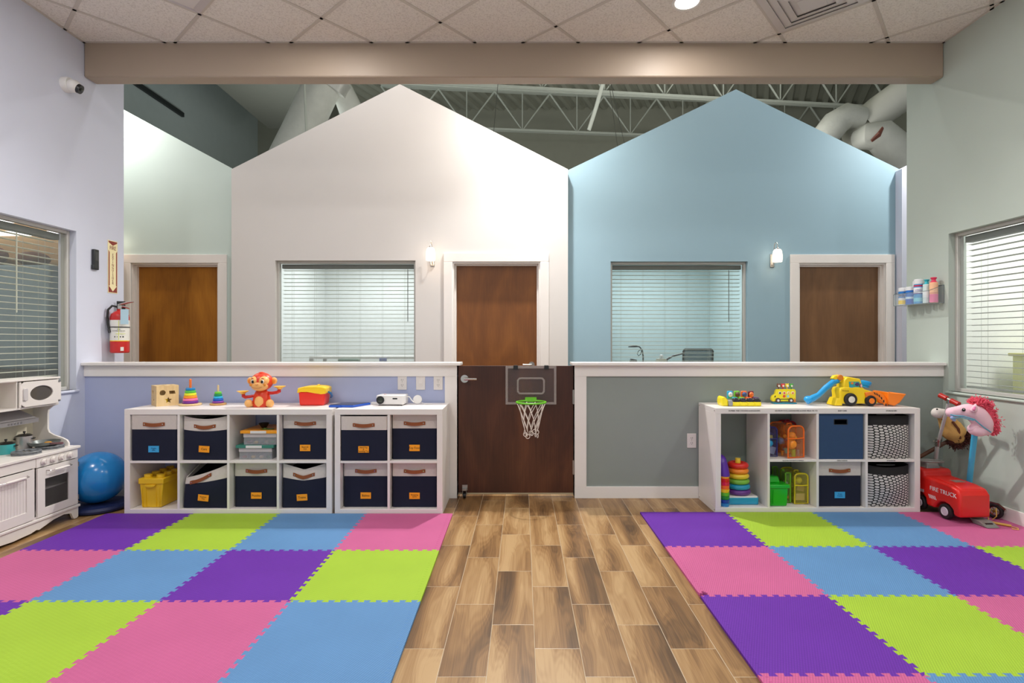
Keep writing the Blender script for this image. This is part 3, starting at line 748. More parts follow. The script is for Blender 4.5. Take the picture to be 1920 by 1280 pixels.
def put(S, xs, inner, col, row, rec, label, dx=0, **kw):
    x, y, z = cell(S, xs, col, row, inner)
    return fabric_bin(label, (x+dx, y+rec, z+.0008), **kw)
flat = lambda x: 0
put(S1, x1s, inn, 0, 0, .006, 'navy bin with cream band and blue note, top left opening of wide shelf', note='Magna\ntiles', note_m=M_BLUE_N)
put(S1, x1s, inn, 1, 0, .03, 'navy bin with orange note reading Cars, directly right of the blue-noted bin', sag=lambda x: .028*math.cos(x*1.4)+.004, bulge=.022, note='Cars', top_in=.03, nrot=-.06)
put(S1, x1s, inn, 3, 0, .05, 'navy bin with orange note, top right opening of wide shelf', note='Board &\ntoys', w=.324)
put(S1, x1s, inn, 1, 1, .03, 'slumping navy bin gaping at upper left, beside the yellow brick tub', sag=lambda x: .058-.05*x+.012*math.cos(x*1.5), bulge=.025, top_in=.06, lean=.012, note='Kitchen\nToy', nrot=-.10, hrot=.22, hx=-.03, nx=-.005)
put(S1, x1s, inn, 2, 1, .055, 'navy bin with note reading Puzzles, below the clear organizer boxes', note='Puzzles', w=.32)
put(S1, x1s, inn, 3, 1, .035, 'sagging navy bin with note reading Trains, bottom right of wide shelf', sag=lambda x: .045*(1-abs(x))+.006, bulge=.024, top_in=.045, note='Trains', nrot=.06, nx=-.01)
put(S2, x2s, inn2, 0, 0, .002, 'navy bin of small shelf, top left, wrinkled band sitting flush in front', sag=lambda x: .008, bulge=.004, note='Hand Pup\n&\nCounting Toys', w=.33)
put(S2, x2s, inn2, 1, 0, .05, 'navy bin of small shelf, top right, nearest the gate handle', note='Toy Food', w=.324)
put(S2, x2s, inn2, 0, 1, .055, 'navy bin of small shelf, bottom left, note reading Babies', note='Babies', w=.322)
put(S2, x2s, inn2, 1, 1, .05, 'navy bin of small shelf, bottom right, note reading Shopping items', note='Shopping\nitems', w=.324)
put(S3, x3s, inn3, 2, 1, .035, 'navy bin with blue note on the right shelf below the plain blue box', note='Train\nTracks', note_m=M_BLUE_N, w=.318, d=.31)
# plain blue box
x, y, z = cell(S3, x3s, 2, 0, inn3)
t = thing('storage_box', 'plain slate-blue fabric box with black cut-out grip on right shelf', 'box', (x-.005, y+.012, z+.0008))
m_ = MB(); gx = .046
for a in ((-.162, .162, 0, .255), (-.162, -gx, .255, .288), (gx, .162, .255, .288), (-.162, .162, .288, .33)): m_.box(a[0], a[1], 0, .006, a[2], a[3])
m_.box(-.162, -.157, .006, .32, 0, .33); m_.box(.157, .162, .006, .32, 0, .33); m_.box(-.157, .157, .314, .32, 0, .33); m_.box(-.157, .157, .006, .314, 0, .006)
bmesh.ops.remove_doubles(m_.bm, verts=m_.bm.verts, dist=1e-5)
m_.build('box_walls', mat('slate_blue_fabric', (44, 72, 108), .85, bump=.4, bs=500, var=.08, vs=40), t)
m_ = MB(); frame2(m_, -gx-.004, gx+.004, .251, .292, .005, -.001, .0, .003); m_.build('grip_rim', M_BLK, t)
# pebble print bins
for row, lab in ((0, 'black and white pebble-print bin with black cuff, top right of right shelf'), (1, 'black and white pebble-print bin with black cuff, bottom right of right shelf')):
    x, y, z = cell(S3, x3s, 3, row, inn3)
    t = thing('storage_bin', lab, 'fabric bin', (x, y+.03, z+.0008), 0, 'pebble-print bins')
    sg = (lambda x: .012) if row == 0 else (lambda x: .03*math.cos(x*1.2)+.012)
    m_ = bin_shell(.318, .31, [(.26*i/8, 0) for i in range(9)], sg, .035, r=.03, top_in=.02); m_.build('body', M_PEBBLE, t, smooth=True, ang=60)
    m_ = bin_shell(.318, .31, [(.255, -.002), (.28, -.002), (.31, -.002), (.326, -.002), (.322, .006), (.2, .008), (.02, .01)], sg, .035, r=.03, top_in=.02)
    m_.build('cuff', mat('black_cuff_fabric', (26, 25, 26), .85), t, smooth=True, ang=60)
    m_ = MB(); m_.torus((0, 0, 0), .065, .004, 28, 8, TR(.0, .03, .318 if row == 0 else .296) @ Matrix.Diagonal((1, .25, 1, 1)), .6); m_.build('grommet_grip', mat('grip_grey', (90, 90, 92), .4), t, smooth=True)

# ================================================================ FOAM TILES
FO = {'purple': foam_mat('purple_foam', (104, 46, 162), .45), 'green': foam_mat('lime_foam', (162, 196, 58), .45), 'blue': foam_mat('blue_foam', (96, 142, 190), .45), 'pink': foam_mat('pink_foam', (198, 98, 146), .45)}
TP, TA, TN = .6195, .0095, 11
def tooth_line(a, b_, flip):
    """points from node a to node b with dovetail teeth; offset side given by flip"""
    a, b_ = Vector(a), Vector(b_); d = (b_-a); L_ = d.length; d.normalize(); n = Vector((-d.y, d.x))*flip
    p = L_/TN; out = [a]
    for k in range(TN):
        o = k*p
        for (u, v) in ((.0, -1), (.30, -1), (.20, 1), (.80, 1), (.70, -1)) if k else ((.24, -1), (.30, -1), (.20, 1), (.80, 1), (.70, -1)):
            if k and u == 0: continue
            out.append(a+d*(o+u*p)+n*(TA*v))
    out.append(b_+d*(-.24*p)+n*(-TA)); return out
def foam_mat_block(xe, ys, colours, side, lab, grp, ang):
    """columns stepping from edge xe in direction side; ys rows far->near"""
    for r, row in enumerate(colours):
        for c_, col in enumerate(row):
            xa, xb = xe+side*TP*c_, xe+side*TP*(c_+1)
            x0, x1 = min(xa, xb), max(xa, xb); y1, y0 = ys[r], ys[r+1]
            first, last = (c_ == 0), (c_ == len(row)-1)
            left_plain = (last if side < 0 else first); right_plain = (first if side < 0 else last)
            pts = []
            # bottom edge (x0->x1), then right (y0->y1), top (x1->x0), left (y1->y0)
            def H(y, plain): return [Vector((x0, y)), Vector((x1, y))] if plain else tooth_line((x0, y), (x1, y), 1)+[Vector((x1, y))]
            def V(x, plain): return [Vector((x, y0)), Vector((x, y1))] if plain else tooth_line((x, y0), (x, y1), 1)+[Vector((x, y1))]
            pts += H(y0, False)[:-1]; pts += V(x1, right_plain)[:-1]
            pts += H(y1, r == 0)[::-1][:-1]; pts += V(x0, left_plain)[::-1][:-1]
            cx_, cy_ = (x0+x1)/2, (y0+y1)/2
            m = MB(); m.prism([(p.x-cx_, p.y-cy_) for p in pts], .0, .012, 'XY')
            mats_ = [FO[col]]
            if side > 0 and r == 1 and c_ == 0:
                for (ax, ay, az, aa) in ((.004, .012, .016, .5), (.026, .020, .019, -.3)): m.box(-.012, .012, -.008, .008, -.004, .005, TR(x0-cx_+ax, y0-cy_+ay, az) @ RZ(aa) @ RY(.25))
            if first:      # slits of the snap-in border strip
                ex = xa+(.028 if side > 0 else -.028); m.mi = 1; mats_.append(mat('slit_'+col, {'purple': (84, 30, 140), 'green': (140, 180, 40), 'blue': (80, 130, 190), 'pink': (170, 50, 120)}[col], .8))
                for k in range(TN*2):
                    yy = y0-cy_+(k+.5)*(y1-y0)/(TN*2); m.box(ex-cx_-.006, ex-cx_+.006, yy-.0012, yy+.0012, .0118, .0122)
            o = m.build('foam_tile', mats_, loc=(cx_, cy_, .0005))
            tag(o, lab[r][c_], 'foam mat', grp)
cn = ['nearest the aisle', 'second from the aisle', 'third from the aisle', 'farthest from the aisle']
rn_ = ['touching the shelves', 'in row two from shelves', 'in row three from shelves', 'in the nearest row']
def labs(colours, sidew): return [['%s foam tile %s, %s, %s mat' % (('lime green' if c == 'green' else c), rn_[r], cn[k], sidew) for k, c in enumerate(row)] for r, row in enumerate(colours)]
LC = [['pink', 'blue', 'green', 'purple'], ['green', 'purple', 'blue', 'pink'], ['blue', 'pink', 'green', 'purple']]
RC = [['purple', 'green', 'blue', 'pink'], ['pink', 'blue', 'purple', 'green'], ['purple', 'green', 'pink'], ['pink', 'blue', 'purple']]
foam_mat_block(-.455, [3.835, 3.164, 2.545, 1.926], LC, -1, labs(LC, 'left'), 'foam tiles of the left play mat', .4)
foam_mat_block(.893, [3.868, 3.22, 2.60, 1.985, 1.37], RC, 1, labs(RC, 'right'), 'foam tiles of the right play mat', .4)

# ================================================================ PLAY KITCHEN (local: front -y, right end x=0)
KW = mat('kitchen_white_paint', (232, 226, 220), .4, var=.02); KC = mat('kitchen_cream_paint', (226, 218, 196), .45, var=.02)
KG = pla('burner_grey', (112, 116, 120), .4)
kt = thing('play_kitchen', 'white wooden toy kitchen against the lavender wall under the window', 'toy kitchen', (LX+.016, 3.78, 0), PI/2)
KL = -.98; KD = .315
m = MB(); m.box(KL, 0, -KD, 0, .098, .112); m.box(-.016, 0, -KD+.006, 0, .06, .49); m.box(KL, KL+.016, -KD+.006, 0, .06, .49); m.box(KL, 0, -.012, 0, .1, .49); m.box(-.345, -.329, -KD+.006, -.012, .1, .49)
m.build('carcass', KW, kt, bevel=.001)
m = MB(); m.box(KL-.012, .012, -KD-.014, 0, .492, .510); m.build('countertop', KW, kt, bevel=.003)
m = MB(); m.box(KL-.008, .010, -KD-.014, 0, .080, .098); m.build('base_moulding', KW, kt, bevel=.004)
# scalloped apron and feet
pts = [(KL, .08), (0, .08), (0, .012), (-.012, .004), (-.035, .004), (-.045, .018), (-.06, .05), (-.12, .063), (-.2, .055), (-.27, .035), (-.31, .024), (-.33, .030), (-.37, .020), (-.42, .018), (-.49, .014), (-.56, .018), (-.61, .020), (-.65, .030), (-.67, .024), (-.71, .035), (-.78, .055), (-.86, .063), (-.92, .05), (-.935, .018), (-.945, .004), (KL, .004)]
m = MB(); m.prism(pts, -KD-.006, -KD+.01); m.build('scalloped_apron', KW, kt, bevel=.001)
for x in (0, KL+.02): m = MB(); m.box(x-.02, x, -.03, 0, 0.0, .08); m.box(x-.02, x, -KD+.011, -KD+.03, 0, .08); m.build('leg', KW, kt)
m = MB(); m.box(-.329, -.003, -KD-.004, -KD+.008, .427, .489); m.build('control_panel', KW, kt, bevel=.001)
m = MB(); m.box(KL+.003, -.333, -KD-.004, -KD+.008, .432, .489); m.build('drawer_front', KW, kt, bevel=.001)
for x in (-.277, -.207, -.142, -.074):
    m = MB(); m.cyl((x, -KD-.004, .460), (x, -KD-.012, .460), .022, n=24); m.cyl((x, -KD-.012, .460), (x, -KD-.026, .460), .016, .0145, n=24); ko = m.build('knob', KW, kt, smooth=True)
    m = MB(); m.box(x-.0035, x+.0035, -KD-.030, -KD-.026, .444, .476); m.build('pointer_ridge', KW, ko, bevel=.001)
def bar_handle(par, x0, x1, y, z):
    m = MB(); m.tube([(x0, y, z+.004), (x0+.01, y-.022, z), (x0+.04, y-.026, z)], .0028, 6); m.tube([(x1, y, z+.004), (x1-.01, y-.022, z), (x1-.04, y-.026, z)], .0028, 6)
    o = m.build('door_handle', M_CHROME, par, smooth=True)
    m = MB(); m.tube([(x0+.035, y-.026, z), (x0+.045, y-.026, z), ((x0+x1)/2, y-.026, z), (x1-.045, y-.026, z), (x1-.035, y-.026, z)], [.005, .0075, .0085, .0075, .005], 10); m.build('grip', KW, o, smooth=True)
def framed_door(par, name, x0, x1, z0, z1, wx0, wx1, wz0, wz1, y):
    m = MB()
    for q in ((x0, wx0, z0, z1), (wx1, x1, z0, z1), (wx0, wx1, z0, wz0), (wx0, wx1, wz1, z1)): m.box(q[0], q[1], y-.012, y, q[2], q[3])
    bmesh.ops.remove_doubles(m.bm, verts=m.bm.verts, dist=1e-5)
    return m.build(name, KW, par, bevel=.0008)
YD = -KD+.002
ov = framed_door(kt, 'oven_door', -.326, -.008, .105, .422, -.272, -.085, .157, .345, YD)
m = MB(); m.box(-.272, -.085, YD-.005, YD-.003, .157, .345); m.build('oven_window', clear('oven_window_smoke', (70, 68, 66), .35), ov)
m = MB(); m.box(-.32, -.02, -KD+.03, -.02, .262, .272); m.build('oven_rack', KW, kt)
m = MB(); m.box(-.328, -.017, -.03, -.013, .112, .42); m.build('oven_back', mat('oven_inside', (150, 146, 140), .7), kt)
bar_handle(ov, -.262, -.075, YD-.012, .394)
for z in (.15, .38): m = MB(); m.box(-.007, -.001, YD-.014, YD, z-.016, z+.016); m.build('hinge', M_ALU, ov)
cd = framed_door(kt, 'cabinet_door', -.72, -.349, .105, .425, -.665, -.402, .165, .375, YD)
m = MB()
for i in range(13): m.box(-.665+i*.0203, -.665+i*.0203+.0188, YD-.007, YD-.002, .165, .375)
m.build('beadboard_panel', KW, cd)
bar_handle(cd, -.60, -.40, YD-.012, .392)
cd = framed_door(kt, 'cabinet_door', KL+.006, -.725, .105, .425, KL+.05, -.765, .165, .375, YD)
m = MB(); m.box(KL+.05, -.765, YD-.007, YD-.002, .165, .375); m.build('beadboard_panel', KW, cd)
# upper part
m = MB(); m.box(KL+.01, -.01, -.012, 0, .51, .984); m.build('back_panel', KC, kt)
sd = [(0, .51), (-.262, .51), (-.262, .53), (-.25, .55), (-.215, .568), (-.16, .585), (-.125, .605), (-.115, .63), (-.115, .735), (-.12, .765), (-.15, .79), (-.183, .80), (-.183, .984), (0, .984)]
for x0 in (-.014, KL): m = MB(); m.prism(sd, x0, x0+.014, 'YZ'); m.build('side_panel', KW, kt, bevel=.0008)
m = MB(); m.box(KL-.005, .004, -.192, 0, .984, .996); m.build('top_board', KW, kt, bevel=.002)
m = MB(); m.box(KL+.014, -.014, -.183, -.012, .80, .812); m.box(-.322, -.312, -.183, -.012, .812, .984); m.box(-.66, -.65, -.183, -.012, .812, .984); m.build('upper_shelf', KW, kt)
mw = MB(); n_ = 32; cx_, cz_ = -.150, .896
ov_in = [(cx_+.088*math.cos(2*PI*i/n_), cz_+.05*math.sin(2*PI*i/n_)) for i in range(n_)]
def sqp(i):
    a = 2*PI*i/n_; c_, s_ = math.cos(a), math.sin(a); k = min(.152/abs(c_) if abs(c_) > 1e-6 else 9, .082/abs(s_) if abs(s_) > 1e-6 else 9); return (cx_+c_*k-.0, cz_+s_*k)
ov_out = [sqp(i) for i in range(n_)]
for i in range(n_): mw.prism([ov_out[i], ov_out[(i+1) % n_], ov_in[(i+1) % n_], ov_in[i]], -.197, -.186)
for sx_, sz_ in ((-1, -1), (1, -1), (1, 1), (-1, 1)): pass
mw.box(-.310, -.302, -.197, -.186, .814, .978)
mwo = mw.build('microwave_door', KW, kt)
m = MB(); m.prism([(cx_+(x-cx_)*1.02, cz_+(z-cz_)*1.02) for x, z in ov_in], -.189, -.187); m.build('microwave_window', clear('microwave_smoke', (104, 98, 92), .6), mwo)
m = MB(); m.prism([(-.285, .856), (-.267, .856), (-.262, .862), (-.262, .93), (-.267, .936), (-.285, .936), (-.29, .93), (-.29, .862)], -.206, -.197); m.build('door_handle', mat('handle_grey_white', (204, 200, 200), .3), mwo, bevel=.002)
for z in (.83, .965): m = MB(); m.box(-.022, -.004, -.199, -.197, z-.006, z+.006); m.build('hinge', M_ALU, mwo)
m = MB(); m.taper((-.62, -.105, -.125, -.012), (-.55, -.19, -.05, -.012), .722, .80); m.box(-.625, -.10, -.13, -.012, .692, .72); ho = m.build('range_hood', mat('hood_grey', (150, 146, 146), .35, .2), kt)
for i in range(5): m = MB(); m.cyl((-.23-i*.022, -.130, .706), (-.23-i*.022, -.1325, .706), .006, n=12); m.build('hood_button', M_ALU, ho)
m = MB(); m.box(-.75, -.5, -.25, -.05, .508, .5115); m.build('sink_rim', mat('sink', (176, 176, 176), .3, .5), kt)
def burner(cx_, cy_):
    m = MB(); oc = [(cx_+.078*math.cos(PI/8+k*PI/4)/math.cos(PI/8)*.95, cy_+.078*math.sin(PI/8+k*PI/4)/math.cos(PI/8)*.95) for k in range(8)]
    m.prism(oc, .5105, .519, 'XY')
    for k in range(8):
        a = k*PI/4; M_ = TR(cx_, cy_, 0) @ RZ(a); m.box(.03, .076, -.007, .007, .519, .531, M_)
    m.torus((cx_, cy_, .527), .072, .006, 24, 6)
    o = m.build('burner', KG, kt, bevel=.001)
    m = MB(); m.cyl((cx_, cy_, .519), (cx_, cy_, .526), .026, n=18); m.build('burner_cap', M_ALU, o)
burner(-.285, -.215); burner(-.095, -.205)
def pot(label, loc, r, h, col, grp=None):
    t = thing('toy_pot', label, 'toy pot', loc, .4, grp); PM = mat(label[:12].replace(' ', '_')+'_pot', col, .25, .5 if col[0] > 150 else 0)
    m = MB(); m.lathe([(r*.96, 0), (r, .004), (r, h), (r*1.05, h+.002), (r*.95, h+.002), (r*.93, .006), (0, .006)], 32); m.build('body', PM, t, smooth=True)
    for s_ in (1, -1): m = MB(); m.tube([(s_*r, -.012, h*.8), (s_*(r+.012), -.01, h*.8), (s_*(r+.012), .01, h*.8), (s_*r, .012, h*.8)], .004, 8); m.build('side_handle', M_BLK, t, smooth=True)
    m = MB(); m.lathe([(r*1.02, h+.002), (r*1.02, h+.005), (r*.7, h+.014), (0, h+.018)], 32); lo = m.build('lid', clear('smoky_lid', (40, 38, 36), .7), t, smooth=True)
    m = MB(); m.cyl((0, 0, h+.016), (0, 0, h+.024), .004, n=10); m.cyl((0, 0, h+.023), (0, 0, h+.033), .008, .007, n=14); m.build('lid_knob', M_BLK, lo)
pot('teal toy pot with dark lid on the play kitchen counter', (-3.333, 3.50, .511), .046, .062, (70, 176, 178), 'toy pots')
pot('silver toy pot with dark lid on the play kitchen counter', (-3.352, 3.652, .511), .043, .088, (206, 200, 200), 'toy pots')
pn = thing('toy_frying_pan', 'grey toy frying pan on the rear burner of the play kitchen', 'toy pan', (-3.232, 3.672, .5335), .3)
PG = mat('pan_grey', (112, 118, 116), .35, .3)
m = MB(); m.lathe([(0, 0), (.066, 0), (.078, .006), (.088, .026), (.0865, .027), (.074, .006), (.0, .004)], 36); m.build('pan_body', PG, pn, smooth=True)
m = MB(); m.tube([(.06, -.058, .018), (.10, -.085, .022), (.145, -.10, .024)], [.007, .006, .008], 8); m.build('pan_handle', mat('pan_handle_mauve', (120, 84, 88), .4), pn, smooth=True)
m = MB(); m.lathe([(0, .004), (.014, .006), (.018, .0), (0, -.001)], 14, TR(.03, .03, 0)); m.ell((.0, .035, .004), (.024, .016, .006), 14, 8); 
tf = tag(m.build('toy_food', mat('toy_egg_orange', (232, 160, 40), .5)), 'orange toy food lying in the grey frying pan', 'toy food'); tf.location = (-3.24, 3.675, .541)

# ---- balance disc and ball
dsc = MB(); dsc.lathe([(0, 0), (.16, 0), (.186, .01), (.19, .025), (.18, .042), (.14, .052), (.05, .050), (0, .049)], 48)
tag(dsc.build('balance_disc', mat('navy_rubber', (22, 34, 78), .55, bump=.3, bs=120), smooth=True, loc=(-3.095, 3.985, .0005)), 'dark navy round balance cushion on the floor under the blue ball', 'balance cushion')
bt = thing('exercise_ball', 'shiny blue inflatable exercise ball in the corner beside the play kitchen', 'ball', (-3.105, 3.975, .051))
m = MB(); m.ell((0, 0, .186), (.187, .187, .186), 48, 28); m.build('ball_skin', mat('blue_vinyl', (22, 128, 196), .22, var=.05, vs=3, coat=.3), bt, smooth=True)
MB_t = TR(0, 0, .186) @ RZ(math.radians(-162)) @ RY(math.radians(-38)) if False else None
dirv = Vector((-.52, -.58, .60)).normalized()
Mt = TR(0, 0, .186) @ Matrix.Translation(dirv*.187) @ dirv.to_track_quat('Z', 'Y').to_matrix().to_4x4()
m = MB()
for i in range(18):
    pass
m.lathe([(0, .003), (.03, .0015), (.042, -.0035), (.042, -.005), (0, -.001)], 24, Mt @ Matrix.Diagonal((.75, 1.2, 1, 1))); m.build('paper_tag', mat('tag_paper', (216, 216, 222), .6), bt, smooth=True)

# ================================================================ TOYS ON THE LEFT SHELF TOPS
ZT = .757
# shape sorter: box frame with star / circle holes
ss = thing('shape_sorter', 'beech wooden shape-sorting cube at the left end of the shelf top', 'shape sorter', (-2.68, 4.09, ZT+.0005), math.radians(47))
S_ = .145
def plate_with_hole(m, w_, h_, polys, M_, th_=.007):
    """flat plate with star-shaped holes: triangulated from polygons cut with bmesh boolean-free bridging"""
    bm = bmesh.new(); edges = []
    def loop(pts):
        v = [bm.verts.new((p[0], 0, p[1])) for p in pts]; return [bm.edges.new((v[i], v[(i+1) % len(v)])) for i in range(len(v))]
    edges += loop([(-w_/2, 0), (w_/2, 0), (w_/2, h_), (-w_/2, h_)])
    for p in polys: edges += loop(p)
    bmesh.ops.triangle_fill(bm, edges=edges, use_beauty=True, use_dissolve=False)
    r = bmesh.ops.extrude_face_region(bm, geom=list(bm.faces)); bmesh.ops.translate(bm, verts=[v for v in r['geom'] if isinstance(v, bmesh.types.BMVert)], vec=(0, th_, 0))
    bm.verts.ensure_lookup_table(); idx = {v: i for i, v in enumerate(bm.verts)}
    m.add([tuple(v.co) for v in bm.verts], [tuple(idx[v] for v in f_.verts) for f_ in bm.faces], M_); bm.free()
def circ(cx_, cz_, r, n=16, ph=0): return [(cx_+r*math.cos(ph+2*PI*i/n), cz_+r*math.sin(ph+2*PI*i/n)) for i in range(n)]
def star(cx_, cz_, r): return [(cx_+(r if i % 2 == 0 else r*.45)*math.cos(PI/2+PI*i/5), cz_+(r if i % 2 == 0 else r*.45)*math.sin(PI/2+PI*i/5)) for i in range(10)]
m = MB(); plate_with_hole(m, S_, S_, [circ(-.033, .1, .02), [(.012, .088), (.052, .088), (.046, .112), (.008, .112)], star(.004, .042, .026)], TR(0, -S_/2, 0)); m.build('front_plate', M_PINE, ss)
m = MB(); plate_with_hole(m, S_-.014, S_, [circ(-.03, .1, .014), circ(.03, .1, .014, 3), [(-.012, .04), (0, .058), (.012, .04), (0, .022)]], TR(-S_/2, 0, 0) @ RZ(-PI/2)); m.build('side_plate', M_PINE, ss)
m = MB(); m.box(S_/2-.007, S_/2, -S_/2+.007, S_/2, 0, S_); m.build('side_plate', M_PINE, ss)
m = MB(); m.box(-S_/2, S_/2-.007, S_/2-.007, S_/2, 0, S_); m.build('back_plate', M_PINE, ss)
m = MB(); plate_with_hole(m, S_, S_, [circ(-.03, .04, .022), circ(.032, .045, .022, 4), circ(0, .105, .022, 6)], TR(0, -S_/2, S_) @ RX(-PI/2) @ Matrix.Diagonal((1, -1, 1, 1))); m.build('lid', M_PINE, ss)
m = MB(); m.cyl((0, 0, .0), (0, 0, .062), .021, n=5)
tag(m.build('wooden_block', pla('yellow_block', (240, 210, 30)), loc=(-2.655, 4.045, ZT+.001)), 'yellow block glimpsed through the star hole of the wooden cube', 'toy block')
def ring_tower(label, x, y, s, cols, peg, base_m, grp='wooden ring towers'):
    t = thing('ring_stacking_tower', label, 'stacking toy', (x, y, ZT+.0005), 0, grp)
    m = MB(); m.lathe([(0, 0), (.074*s, 0), (.078*s, .004), (.078*s, .011), (.074*s, .014), (0, .014)], 32); m.build('base', base_m, t, smooth=True)
    z = .0145; n = len(cols); h = .118*s/n
    for i, c_ in enumerate(cols):
        r = (.054-.021*i/(n-1))*s; m = MB(); m.lathe([(.009*s, z), (r-.004, z), (r, z+.004), (r-.0005, z+h-.004), (r-.004, z+h-.0005), (.009*s, z+h-.0005)], 28); m.build('ring', pla('ring_%d_%d_%d' % c_, c_), t, smooth=True); z += h
    m = MB(); m.cyl((0, 0, z-.02), (0, 0, z+.06*s), .0085*s, n=14); m.ell((0, 0, z+.06*s), .0085*s, 14, 8); m.build('peg', peg, t, smooth=True)
ring_tower('larger cone stacking tower, purple ring at base and orange peg, beside the wooden cube', X_(357, 4.08), 4.08, 1.0, [(116, 46, 150), (240, 120, 170), (246, 150, 40), (232, 232, 50), (90, 190, 70), (20, 130, 190)], pla('peg_orange', (238, 120, 50)), M_PINE)
ring_tower('smaller rounded stacking tower with green rings on top and bare wooden peg', X_(409, 4.10), 4.10, .74, [(136, 70, 170), (20, 90, 190), (40, 180, 226), (20, 140, 90), (110, 200, 60)], M_PINE, mat('tan_wood_base', (196, 150, 90), .5))

# monkey balance toy
RED = pla('monkey_orange_red', (224, 62, 26)); PEA = pla('monkey_peach', (248, 186, 110)); DRED = pla('monkey_arm_red', (206, 32, 22))
mk = thing('balance_toy', 'orange-red seated toy monkey holding two yellow dishes on the wide shelf', 'toy monkey', (X_(491, 4.0), 4.0, ZT+.0005))
k_ = .00398   # metres per photo pixel at this depth
m = MB(); m.lathe([(0, 0), (.064, 0), (.069, .012), (.066, .045), (.056, .085), (.046, .112), (.03, .125), (0, .128)], 36, Matrix.Diagonal((1, .8, 1, 1))); bd = m.build('body', RED, mk, smooth=True)
m = MB(); m.ell((0, -.034, .038), (.037, .027, .047), 24, 16); m.build('belly', PEA, bd, smooth=True)
m = MB(); m.ell((0, -.047, .098), (.007, .004, .006), 10, 8); m.build('heart_button', DRED, bd)
m = MB(); m.ell((0, 0, .185), (.081, .066, .069), 40, 24); m.ell((0, -.005, .252), (.02, .02, .007), 16, 8); hd = m.build('head', RED, mk, smooth=True)
m = MB(); m.ell((-.029, -.022, .192), (.042, .050, .040), 28, 18); m.ell((.029, -.022, .192), (.042, .050, .040), 28, 18); m.ell((0, -.030, .157), (.062, .050, .040), 32, 18); m.build('face', PEA, hd, smooth=True)
for s_ in (-1, 1):
    m = MB(); m.ell((s_*.088, .005, .192), (.024, .012, .026), 22, 14); eo = m.build('ear', PEA, hd, smooth=True)
    m = MB(); m.ell((s_*.087, -.006, .190), (.015, .004, .017), 18, 10); m.build('inner_ear', pla('ear_orange', (240, 140, 40)), eo, smooth=True)
    m = MB(); m.ell((s_*.035, -.0665, .19), (.0125, .006, .015), 18, 12, ); ey = m.build('eye_white', pla('eye_white', (246, 240, 230)), hd, smooth=True)
    m = MB(); m.ell((s_*.034, -.0705, .189), (.009, .0045, .0115), 18, 12); pu = m.build('pupil', M_BLK, ey, smooth=True)
    m = MB(); m.ell((s_*.052, -.0655, .166), (.0095, .004, .011), 16, 10); m.build('cheek', pla('cheek_orange', (236, 150, 50)), hd, smooth=True)
    m = MB(); m.tube([(s_*.03, -.068, .213), (s_*.038, -.068, .215), (s_*.046, -.064, .211)], .0022, 6); m.build('eyebrow', pla('brow_red', (170, 40, 20)), hd)
    m = MB(); m.ell((s_*.079, -.04, .028), (.029, .022, .030), 24, 16); m.ell((s_*.066, -.02, .016), (.022, .035, .016), 16, 10); m.build('foot', PEA, mk, smooth=True)
    dz = .0 if s_ < 0 else .036
    m = MB(); m.tube([(s_*.045, .0, .082+dz*.5), (s_*.08, -.004, .075+dz*.7), (s_*.118, -.008, .070+dz), (s_*.133, -.008, .078+dz), (s_*.134, -.008, .093+dz)], [.012, .011, .0125, .014, .012], 12); m.build('arm', DRED, mk, smooth=True)
    m = MB(); m.lathe([(0, 0), (.016, 0), (.02, .008), (.042, .020), (.043, .022), (.018, .012), (0, .011)], 28, TR(s_*.137, -.008, .094+dz)); m.build('dish', mat('dish_yellow', (252, 190, 70), .25), mk, smooth=True)
m = MB(); m.tube([(-.011, -.0815, .171), (0, -.083, .168), (.011, -.0815, .171)], .0022, 6); m.build('nose', pla('nose_tan', (226, 140, 70)), hd)
m = MB(); m.tube([(-.034, -.077, .152), (-.015, -.0815, .142), (0, -.082, .140), (.015, -.0815, .142), (.034, -.077, .152)], .0014, 6); m.build('mouth', pla('mouth_brown', (190, 110, 50)), hd)

# red tub with yellow lid
bx = thing('toy_tub', 'red plastic tub with wavy yellow lid on the wide shelf', 'tub', (X_(590, 4.12), 4.12, ZT+.0005), .06)
m = MB(); m.taper((-.092, .088, -.07, .07), (-.098, .10, -.075, .075), 0, .105); m.build('tub_body', pla('tub_red', (232, 44, 28)), bx, bevel=.012, seg=4)
m = MB(); up = [(-.107, .095), (-.075, .104), (-.03, .103), (.03, .092), (.07, .086), (.106, .090), (.106, .132), (.08, .142), (.03, .146), (-.05, .144), (-.10, .134)]
m.prism(up, -.082, .082); m.build('lid', pla('tub_yellow', (250, 206, 24)), bx, bevel=.006, seg=3)
m = MB(); m.tube([(.03, -.03, .147), (.03, -.015, .152), (.03, .015, .152), (.03, .03, .147)], .004, 8); m.build('lid_grip', pla('tub_yellow', (250, 206, 24)), bx)
m = MB(); m.tube([(.112, -.03, .10), (.125, -.01, .085), (.125, .02, .065), (.112, .04, .05)], .008, 8); m.build('latch', pla('latch_blue', (30, 110, 170)), bx, smooth=True)

# folder
fo = thing('folder', 'flat blue folder with dark cover lying across the gap between the two left shelves', 'folder', (X_(656, 4.08), 4.02, ZT+.0005), 0)
FO_P = [(-.115, -.075), (.07, -.085), (.15, .09), (-.05, .10)]
m = MB(); m.prism(FO_P, 0, .016, 'XY'); m.build('folder_body', pla('folder_blue', (24, 84, 190)), fo, bevel=.003)
m = MB(); m.prism([(x*.93, y*.93) for x, y in FO_P], .0162, .0185, 'XY'); m.build('cover', mat('cover_dark', (44, 50, 72), .3), fo)
m = MB(); m.box(-.05, -.02, -.087, -.08, .0, .010); m.build('clasp', pla('folder_blue', (24, 84, 190)), fo)

